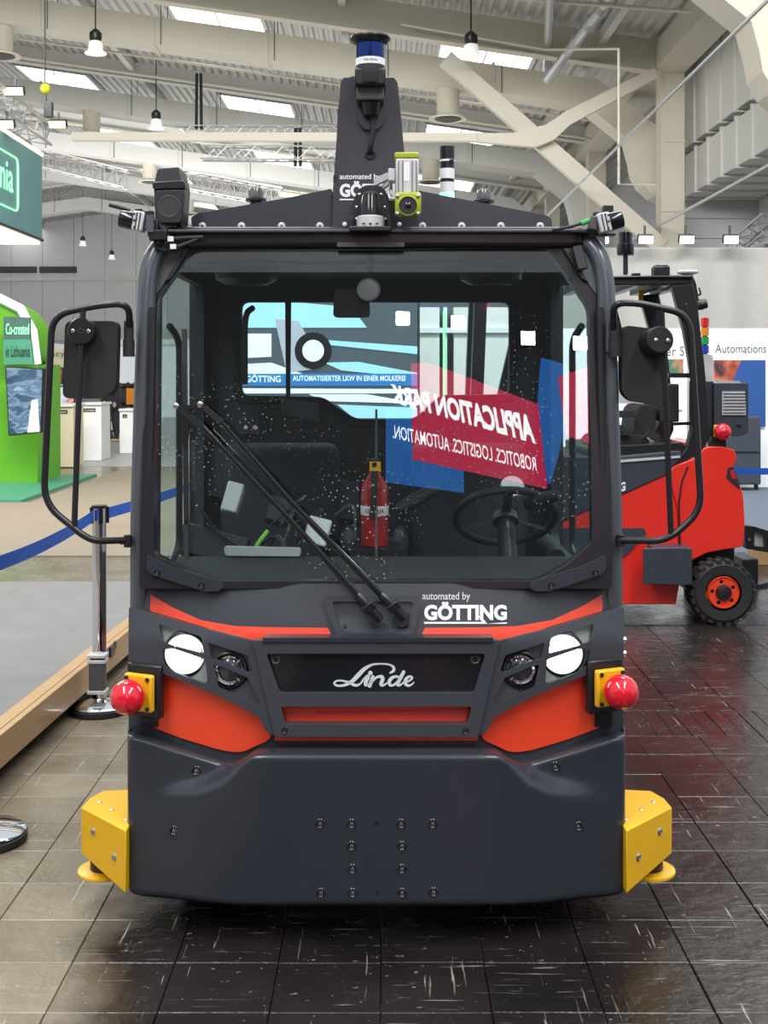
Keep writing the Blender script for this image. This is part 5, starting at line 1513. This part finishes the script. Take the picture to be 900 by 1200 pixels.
# banded signal light
y = 3.80
sg = put(MB().cyl(V(524, 255, y), V(524, 227, y), .018, n=24), 'signal_light', 'cab_dark')
for a, c_, r, m in ((232, 226.5, .0235, 'led_green'), (226.5, 214, .0235, 'white_print'), (214, 210, .0225, 'black_satin'), (210, 198, .0235, 'white_print'), (198, 190, .0225, 'black_satin'), (190, 187.5, .0242, 'white_print'), (187.5, 172, .0235, 'black_satin')):
    MB().cyl(V(524, a, y), V(524, c_, y), r, n=28).build('band', m, sg)
k = MB(); k.box(V(529, 189, y - .01), (.014, .03, .008)); k.build('band_clip', 'black_satin', sg)
# beacons behind the fairings
for px, py in ((300, 229), (567, 231)):
    y = 3.9; p = V(px, py + 7, y)
    o = put(MB().lathe([(.034, 0), (.034, .008), (.026, .012)], p, n=28), 'beacon', 'black_satin')
    MB().lathe([(.025, .010), (.0255, .03), (.021, .042), (.008, .047)], p, n=28).build('dome', 'beacon_glass', o)
    MB().lathe([(.010, .012), (.010, .034), (.004, .036)], p, n=16).build('bulb', 'silver_paint', o)
    k = MB(); k.cyl(V(px, py + 36, y), p, .02); k.build('socket', 'black_satin', o)
# loudspeaker on the roof corner
y = 3.46
sp = put(MB().prism(fillet([V(180, 218, y), V(184, 197, y + .02), V(211, 195, y + .02), V(216, 218, y), V(213, 262, y), V(182, 263, y)], .012, 3, True), (0, .11, 0)), 'loudspeaker', 'black_satin', bevel=.004)
MB().prism(fillet([V(178, 213, y - .012), V(216, 211, y - .012), V(217, 221, y - .012), V(179, 222, y - .012)], .008, 3, True), (0, .03, 0)).build('upper_baffle', 'black_satin', sp, bevel=.003)
g_ = MB().prism(fillet([V(181, 223, y - .014), V(216, 222, y - .014), V(213, 261, y - .014), V(183, 262, y - .014)], .012, 3, True), (0, .02, 0)).build('grille_plate', 'black_rubber', sp, bevel=.003)
MB().lathe([(.035, 0), (.036, .002), (.030, -.001), (.012, .004), (.002, .005)], V(198, 242, y - .0145), (0, 1, 0), 32).build('cone', 'cab_dark', g_)
k = MB(); k.bar(V(188, 262, y + .03), V(188, 276, y + .03), .012, .02); k.bar(V(210, 262, y + .03), V(210, 276, y + .03), .012, .02); k.bar(V(184, 272, y + .03), V(218, 272, y + .03), .02, .008); k.build('stand', 'black_satin', sp)
k = MB(); k.tube(fillet([V(204, 262, y + .05), V(214, 268, y + .05), V(226, 272, y + .06)], .05), .004, 6); k.build('cable', 'black_rubber', sp)
# side cameras
def side_cam(s):
    def Q(px, py, y): return V(px, py, y)
    y = 3.44
    if s < 0:
        a, c_, e, m0 = Q(141, 256, y), Q(157, 259, y), Q(170, 261, y), Q(182, 264, y)
    else:
        a, c_, e, m0 = Q(729, 256, y), Q(714, 260, y), Q(700, 263, y), Q(690, 261, y)
    o = put(MB().tube([a, a.lerp(c_, .1), c_], [.024, .026, .027], 18), 'side_camera', 'black_gloss')
    d = (e - c_).normalized()
    k = MB(); k.bar(c_, e, .05, .056); k.build('camera_body', 'silver_paint', o, bevel=.004)
    for q in (.35, .65):
        k = MB(); k.bar(c_.lerp(e, q - .05), c_.lerp(e, q + .05), .052, .05); k.build('rib', 'black_satin', o)
    k = MB(); k.bar(e, m0, .03, .04); k.build('rear_connector', 'cab_grey', o, bevel=.004)
    for dz in (-.02, 0, .018):
        k = MB(); k.lathe([(.003, 0), (.003, .002)], c_.lerp(e, .2) + Vector((0, -.0255, dz)), (0, -1, 0), 8); k.build('screw', 'black_satin', o)
    if s < 0:
        k = MB(); k.box(Q(163, 249, y), (.02, .03, .02)); k.box(Q(174, 251, y), (.03, .03, .018)); k.box(Q(180, 268, y), (.03, .03, .05)); k.box(Q(186, 276, y), (.05, .04, .03)); k.build('mount', 'black_satin', o, bevel=.003)
        k = MB(); k.box(Q(176, 262, y - .02), (.02, .012, .05)); k.build('mount_plate', 'pillar_paint', o)
        for pts in ([(152, 247), (140, 243), (128, 240)], [(184, 270), (190, 288), (206, 290), (226, 283)], [(180, 275), (184, 292), (198, 294), (232, 280)], [(186, 262), (196, 280), (214, 279), (238, 278)]):
            k = MB(); k.tube(fillet([Q(px, py, y + .01) for px, py in pts], .04), .006, 8); k.build('cable', 'black_rubber', o)
        for px, py in ((200, 280), (203, 289)): k = MB(); k.box(Q(px, py, y - .005), (.016, .012, .014)); k.build('cable_tag', 'white_print', o)
    else:
        k = MB(); k.box(Q(705, 252, y + .02), (.05, .03, .016)); k.box(Q(712, 247, y + .03), (.03, .03, .03)); k.build('mount', 'black_satin', o, bevel=.003)
        k = MB(); k.tube([Q(692, 258, y), Q(681, 262, y)], .008, 10); k.build('green_plug', 'cable_green', o)
        k = MB(); k.tube(fillet([Q(682, 261.5, y), Q(668, 266, y), Q(647, 269.5, y)], .1), .0045, 8); k.build('cable', 'black_rubber', o)
        k = MB(); k.bar(Q(704, 262, y + .03), Q(690, 276, y + .05), .03, .03); k.bar(Q(690, 275, y + .05), Q(720, 276, y + .05), .04, .006); k.build('mount_arm', 'black_satin', o)
side_cam(-1); side_cam(1)
k = MB(); k.bar(V(676, 288, 3.47), V(683, 316, 3.455), .03, .014, (0, 1, 0)); put(k, 'pillar_clip', 'black_satin', bevel=.003)
# sill and step each side
for s in (-1, 1):
    k = MB(); k.box((xc + s * .71, 3.9, .20), (.06, .5, .05)); put(k, 'step', 'black_satin', bevel=.006)
for px, py in ((731, 750), (731, 766)): k = MB(); p = V(px, py, 3.5); k.cyl(p - Vector((.006, 0, 0)), p + Vector((.006, 0, 0)), .009); put(k, 'side_bolt', 'steel')
# ------------------------------------------------------------------ red forklift seen from its side
FL = thing('forklift_truck', 'red forklift truck with black guard parked side-on beyond the tow tractor', 'forklift', tuple(V(770, 731, 7.9)))
def fput(b, name, m, parent=None, **kw): return b.build(name, m, parent or FL, **kw)
Y = 7.55; W = 1.02
def fpoly(pts, r=0.): return [V(a, c, Y) for a, c in poly(pts, r)]
def slabp(pts, r, y0, dep, name, m, parent=None, bevel=.0, segs=2):
    P = [V(a, c, Y) for a, c in poly(pts, r)]
    P = [Vector((p.x, p.y + y0, p.z)) for p in P]
    k = MB(); k.prism(P, (0, dep, 0)); return fput(k, name, m, parent, bevel=bevel, segs=segs)
cw = [(784, 554), (790, 546), (818, 536), (826, 524), (845, 523), (861, 527), (864, 538), (858, 548), (866, 565), (871, 579), (873, 613), (871, 641), (849, 644), (828, 648), (812, 656), (803, 664), (798, 660), (795, 600)]
slabp(cw, 4, 0, W, 'counterweight', 'truck_red', bevel=.05, segs=4)
k_ = [(560, 650), (640, 620), (720, 585), (784, 555), (795, 600), (798, 680), (793, 709), (560, 709)]
slabp(k_, 1, .02, W - .04, 'side_panel', 'truck_red', bevel=.012)
slabp([(561, 533), (719, 535), (798, 528), (800, 534), (784, 556), (720, 585), (640, 621), (561, 652)], 0, .01, W - .02, 'upper_panel', 'cabinet_dark', bevel=.01)
slabp([(700, 541), (797, 534), (797, 536.5), (700, 544)], 0, -.004, .02, 'trim_line', 'silver_paint')
slabp([(640, 619), (755, 619), (758, 625), (737, 648), (700, 672), (640, 690)], 2, .005, .02, 'dark_arrow', 'cabinet_dark')
k = MB(); k.tube([V(a, c, Y - .002) for a, c in ((806, 547), (799, 565), (795.5, 590), (797, 640))], .006, 6); fput(k, 'panel_gap', 'black_satin')
lettering('GÖTTING', lambda u, v: V(690 + 43 * u, 587 - 13 * v - 12 * u, Y - .012 + .02), 'white_print', FL, .045)
slabp([(760, 638), (803, 638), (803, 680), (760, 680)], 1, -.17, .19, 'side_box', 'cabinet_dark', bevel=.008)
slabp([(747, 638), (797, 637), (797, 680), (747, 679)], 1, -.175, .02, 'box_cover', 'cabinet_dark', bevel=.004)
# wheels
def fwheel(px, py, y, r, rim):
    p = V(px, py, y); 
    k = MB(); k.lathe([(r * .55, -.08), (r * .84, -.085), (r * .94, -.07), (r * .94, .09), (r * .84, .1), (r * .55, .09)], p, (0, 1, 0), 44, False); o = fput(k, 'wheel', 'black_rubber')
    k = MB(); n = 22
    for i in range(n):
        a = 2 * math.pi * i / n
        for s in (-1, 1):
            q = a + (0 if s < 0 else math.pi / n)
            c = p + Vector((math.cos(q) * r * .955, s * .045, math.sin(q) * r * .955))
            k.box(c, (r * .085, .075, r * .16), Matrix.Rotation(-q, 3, 'Y'))
    k.build('tread', 'black_rubber', o)
    k = MB(); k.lathe([(r * .50, -.07), (r * .47, -.08), (r * .42, -.06), (r * .24, -.055), (r * .22, -.02)], p, (0, 1, 0), 36); k.build('rim', rim, o)
    k = MB(); k.lathe([(r * .24, -.05), (r * .24, -.085), (r * .2, -.1), (r * .08, -.105)], p, (0, 1, 0), 28); k.build('hub', 'black_satin', o)
    for i in range(5):
        a = 2 * math.pi * i / 5 + .5
        k = MB(); c = p + Vector((math.cos(a) * r * .34, -.058, math.sin(a) * r * .34)); k.cyl(c, c - Vector((0, .012, 0)), .012, n=8); k.build('wheel_nut', 'black_satin', o)
fwheel(844, 692, 7.50, .204, 'signal_red'); fwheel(838, 690, 8.42, .204, 'signal_red'); fwheel(590, 684, 7.55, .24, 'signal_red'); fwheel(590, 680, 8.4, .24, 'signal_red')
slabp([(800, 652), (872, 641), (869, 700), (815, 700)], 2, .2, W - .4, 'rear_axle_housing', 'black_satin')
# overhead guard
for y0 in (0.0, W - .08):
    slabp([(788, 334), (813, 332), (818, 352), (826, 420), (832, 480), (833, 512), (826, 528), (794, 548), (790, 546), (806, 524), (814, 494), (813, 445), (802, 385)], 2, y0 + .02, .07, 'rear_pillar', 'black_satin', bevel=.008)
    slabp([(630, 336), (642, 336), (612, 470), (602, 540), (588, 540), (600, 466)], 1, y0 + .02, .07, 'front_pillar', 'black_satin', bevel=.008)
    k = MB(); k.bar(V(628, 330, Y + y0 + .05), V(812, 328, Y + y0 + .05), .05, .06); fput(k, 'roof_rail', 'black_satin', bevel=.008)
k = MB(); k.prism([V(632, 323, Y), V(812, 323.5, Y), V(812, 326, Y), V(632, 326, Y)], (0, W, 0)); fput(k, 'roof_panel', 'black_gloss', bevel=.006)
for px in (660, 690, 720, 750, 780, 806): k = MB(); k.bar(V(px, 331, Y + .03), V(px, 331, Y + .03) + Vector((0, W - .06, 0)), .06, .04); fput(k, 'roof_bar', 'black_satin')
slabp([(740, 350), (752, 350), (775, 442), (763, 442)], 1, W - .2, .05, 'inner_strut', 'black_satin')
k = MB(); k.box(V(751, 348, 8.0), (.03, .02, .09)); fput(k, 'yellow_label', 'safety_yellow')
# instruments on the roof
p = V(733, 322, Y + .2); s = (Y + .2) / F
o = fput(MB().lathe([(.016, 0), (.016, 24 * s)], p, n=16), 'roof_scanner', 'black_satin')
MB().lathe([(9.5 * s, 23 * s), (10 * s, 25 * s), (10 * s, 35 * s), (8 * s, 36 * s)], p, n=28).build('scanner_base', 'black_gloss', o)
MB().lathe([(8 * s, 36 * s), (8 * s, 49 * s), (7 * s, 50 * s)], p, n=28).build('scanner_head', 'black_gloss', o)
k = MB(); k.box(V(774, 318, Y + .1), (.10, .1, .06)); o = fput(k, 'work_light', 'black_satin', bevel=.008)
for i in range(5): k = MB(); k.box(V(768 + 3 * i, 313, Y + .1), (.008, .09, .02)); k.build('cooling_fin', 'black_satin', o)
k = MB(); k.lathe([(.02, -.04), (.024, -.012), (.065, 0), (.068, .01), (.055, .02), (.02, .022)], V(806, 320.5, Y + .15), n=32); fput(k, 'satellite_antenna', 'silver_paint')
k = MB(); k.box(V(745, 323, Y + .05), (.05, .06, .03)); fput(k, 'roof_clamp', 'black_satin', bevel=.004)
for pts in ([(812, 326), (816, 336), (814, 345), (822, 346), (819, 337)], [(814, 330), (818, 350), (817, 362)], [(810, 322), (815, 340), (818, 372)]):
    k = MB(); k.tube(fillet([V(a, c, Y + .1) for a, c in pts], .04), .006, 6); fput(k, 'roof_cable', 'black_rubber')
k = MB(); k.lathe([(.03, 0), (.035, .02), (.03, .06)], V(817, 358, Y + .1), (.9, 0, .2), 18); fput(k, 'rear_camera', 'black_satin')
k = MB(); k.lathe([(.006, 0), (.006, .004)], V(804, 356, Y + .02), (0, -1, 0), 10); fput(k, 'guard_screw', 'steel')
# seat and controls
k = MB(); k.prism(fillet([V(742, 512, Y + .3), V(746, 480, Y + .3), (V(752, 474, Y + .3)), V(765, 474, Y + .3), V(770, 482, Y + .3), V(768, 512, Y + .3)], .04, 4, True), (0, .45, 0)); fput(k, 'seat_back', 'seat_fabric', bevel=.03)
k = MB(); k.prism(fillet([V(690, 528, Y + .28), V(700, 511, Y + .28), V(752, 509, Y + .28), V(762, 515, Y + .28), V(762, 530, Y + .28)], .04, 4, True), (0, .5, 0)); fput(k, 'seat_cushion', 'seat_fabric', bevel=.03)
slabp([(690, 525), (800, 519), (808, 526), (800, 532), (690, 537)], 1, .04, W - .08, 'seat_deck', 'black_satin', bevel=.008)
k = MB(); k.prism(fillet([V(714, 482, Y + .2), V(744, 481, Y + .2), V(744, 489, Y + .2), V(716, 490, Y + .2), V(742, 508, Y + .2), V(732, 510, Y + .2), V(713, 492, Y + .2)], .01, 3, True), (0, .07, 0)); fput(k, 'armrest', 'black_rubber', bevel=.01)
k = MB(); k.tube(fillet([V(749, 524, Y + .2), V(753, 512, Y + .18), V(768, 504, Y + .18), V(772, 494, Y + .2)], .05), .012, 8); k.box(V(765, 510, Y + .18), (.08, .06, .05), Matrix.Rotation(.6, 3, 'Y')); fput(k, 'seat_belt_lock', 'black_rubber')
slabp([(788, 452), (812, 450), (812, 497), (788, 497)], 2, .35, .5, 'rear_cabinet', 'cab_dark', bevel=.01)
k = MB(); k.bar(V(783, 440, Y + .1), V(812, 440, Y + .1), .03, .03); fput(k, 'guard_rail', 'black_satin'); k = MB(); k.bar(V(783, 497, Y + .15), V(812, 496, Y + .15), .03, .02); fput(k, 'guard_rail', 'black_satin')
# electronics box with pale vent at the rear
slabp([(829, 447), (845, 447), (845, 512), (829, 512)], 1, .16, .3, 'box_mount', 'cabinet_dark', bevel=.006)
bx = slabp([(843, 449), (884, 449), (884, 508), (876, 512), (843, 514)], 1, .12, .34, 'electronics_box', 'cabinet_dark', bevel=.008)
slabp([(852, 459), (879, 459), (880, 487), (852, 487)], .5, .105, .02, 'vent_plate', 'silver_paint', bx)
for i in range(7): slabp([(853, 461 + i * 3.8), (879, 461 + i * 3.8), (879, 462.2 + i * 3.8), (853, 462.2 + i * 3.8)], 0, .100, .01, 'vent_slat', 'cab_grey', bx)
p = V(866, 498, Y + .115); k = MB(); k.lathe([(.012, 0), (.012, .01), (.006, .012)], p, (0, -1, 0), 12); k.build('lock', 'black_satin', bx)
p = V(847, 506, Y - .02); o = fput(MB().ball(p, .053, 28, 18), 'stop_ball', 'ball_red')
k = MB(); k.box(V(844, 506, Y + .05), (.085, .03, .088)); k.build('yellow_plate', 'safety_yellow', o, bevel=.006)
k = MB(); k.box(V(840, 518, Y + .07), (.09, .1, .07)); k.build('bracket', 'black_satin', o)
# tail lamp
slabp([(853, 548), (859, 547), (866, 566), (867, 574), (859, 567), (851, 560)], .5, -.006, .05, 'tail_lamp', 'lens_dark')
slabp([(855, 551), (859, 550), (863, 561), (857, 561)], .5, -.01, .02, 'tail_lens', 'red_lens')
# mast and forks, mostly behind the tow tractor
for y0 in (.2, .7):
    slabp([(545, 705), (560, 705), (575, 330), (560, 330)], 0, y0, .1, 'mast_rail', 'black_satin')
    slabp([(400, 716), (545, 716), (545, 600), (537, 600), (537, 708), (400, 712)], 0, y0, .1, 'fork', 'black_satin')

# ------------------------------------------------------------------ fork carriage of the next machine
FC = thing('fork_carriage', 'black load arms with a grey end plate reaching out behind the forklift wheel', 'machine arm', tuple(V(890, 700, 8.3)))
y = 8.75
k = MB(); k.sheet(poly([(872, 616), (884, 617), (920, 628), (920, 652), (903, 648), (874, 643)], 1), lambda a, c: V(a, c, y), .08, [poly([(884, 623), (897, 627), (897, 642), (884, 640)], 1)]); k.build('upper_arm', 'black_satin', FC)
k = MB(); k.sheet([(884, 622), (898, 626), (898, 643), (884, 641)], lambda a, c: V(a, c, y + .05), .02); k.build('grey_plate', 'silver_paint', FC)
k = MB(); k.lathe([(.012, 0), (.012, .008)], V(878, 632, y), (0, -1, 0), 12); k.build('bolt', 'steel', FC)
k = MB(); k.prism([V(869, 682, y), V(889, 684, y), V(889, 655, y), (V(869, 655, y))], (0, .35, 0)); k.build('battery_box', 'black_satin', FC, bevel=.008)
for a, c in (((872, 690), (925, 676)), ((874, 697), (930, 690)), ((872, 684), (925, 696))):
    k = MB(); k.bar(V(*a, y - .1), V(*c, y + .3), .08, .03); k.build('fork', 'black_satin', FC)
k = MB(); k.prism([V(866, 706, y), V(880, 706, y), V(880, 684, y), V(866, 684, y)], (0, .3, 0)); k.build('wheel_block', 'black_rubber', FC)

# ------------------------------------------------------------------ banner with added glow hanging behind the photographer; the windscreen mirrors it
n = Vector((0, -395, 0)); a0, a1 = V(441, 685, wy(685)), V(441, 290, wy(290))
up = (a1 - a0).normalized(); nrm = Vector((1, 0, 0)).cross(up).normalized()   # its plane
def refl(p): return p - nrm * (2 * (p - a0).dot(nrm))
def on_virtual(px, py):
    """Point of the banner whose mirror image is seen at (px, py): the image plane runs from 12 m at px 637 to 16 m at px 485."""
    xa, xb = (637 - 450) * 12.0 / F, (485 - 450) * 16.0 / F
    t = (px - 450) / F
    yv = (12.0 - xa * (16.0 - 12.0) / (xb - xa)) / (1 - t * (16.0 - 12.0) / (xb - xa))
    return refl(V(px, py, yv))
mat('banner_red', (.4, .02, .04), 1.0, emit=(.62, .035, .09), estr=4.6, spec=0)  # banner emission added to strengthen its mirror image
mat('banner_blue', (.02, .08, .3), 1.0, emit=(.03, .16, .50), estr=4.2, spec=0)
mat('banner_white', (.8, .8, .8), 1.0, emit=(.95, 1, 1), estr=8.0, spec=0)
BN = thing('glow_banner', 'red and blue hall banner with added glow hanging behind the viewer, mirrored in the windscreen', 'banner', tuple(on_virtual(560, 500)))
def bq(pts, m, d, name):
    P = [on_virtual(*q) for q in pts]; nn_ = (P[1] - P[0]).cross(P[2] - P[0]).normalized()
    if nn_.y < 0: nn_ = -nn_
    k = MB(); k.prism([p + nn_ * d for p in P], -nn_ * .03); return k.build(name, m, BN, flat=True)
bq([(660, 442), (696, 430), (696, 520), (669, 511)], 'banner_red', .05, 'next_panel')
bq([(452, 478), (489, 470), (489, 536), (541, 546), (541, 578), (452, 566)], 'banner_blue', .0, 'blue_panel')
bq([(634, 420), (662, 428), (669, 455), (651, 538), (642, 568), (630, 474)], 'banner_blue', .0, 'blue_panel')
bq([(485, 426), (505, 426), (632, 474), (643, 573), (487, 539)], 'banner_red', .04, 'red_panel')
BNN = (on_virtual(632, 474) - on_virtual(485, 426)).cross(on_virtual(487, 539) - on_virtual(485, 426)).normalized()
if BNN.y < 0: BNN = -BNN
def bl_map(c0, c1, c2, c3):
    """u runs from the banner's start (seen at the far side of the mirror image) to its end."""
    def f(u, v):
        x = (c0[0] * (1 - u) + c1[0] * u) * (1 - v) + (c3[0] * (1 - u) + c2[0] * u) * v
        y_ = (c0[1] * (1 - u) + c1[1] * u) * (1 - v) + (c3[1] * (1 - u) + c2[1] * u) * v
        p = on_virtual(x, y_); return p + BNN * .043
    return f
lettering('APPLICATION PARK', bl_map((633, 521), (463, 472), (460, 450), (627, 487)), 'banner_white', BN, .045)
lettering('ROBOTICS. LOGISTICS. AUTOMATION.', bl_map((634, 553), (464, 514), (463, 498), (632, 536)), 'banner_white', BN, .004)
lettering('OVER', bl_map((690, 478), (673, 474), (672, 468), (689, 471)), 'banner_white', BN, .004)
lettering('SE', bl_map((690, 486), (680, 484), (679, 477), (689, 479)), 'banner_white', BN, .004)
# bright square spotlights behind the viewer
for i, (px, py) in enumerate(((472, 374), (537, 379), (619, 397), (680, 403))):
    p = refl(V(px, py, 15.0)); 
    t = thing('spotlight', ['square white spotlight behind the viewer, mirrored above the steering wheel beside the cab fan', 'square white spotlight behind the viewer, mirrored in the rear window corner of the windscreen', 'square white spotlight behind the viewer, mirrored above the banner', 'square white spotlight behind the viewer, mirrored beside the cab pillar'][i], 'lamp', tuple(p), 'spotlights behind the viewer')
    k = MB(); k.box(p + Vector((0, .02, 0)), (.17, .02, .17)); k.build('lamp_lens', 'spot_glass' if 'spot_glass' in MATS else mat('spot_glass', (1, 1, 1), .3, emit=(1, 1, .98), estr=60), t)
    k = MB(); k.box(p - Vector((0, .06, 0)), (.2, .12, .2)); k.build('lamp_housing', 'black_satin', t, bevel=.01)
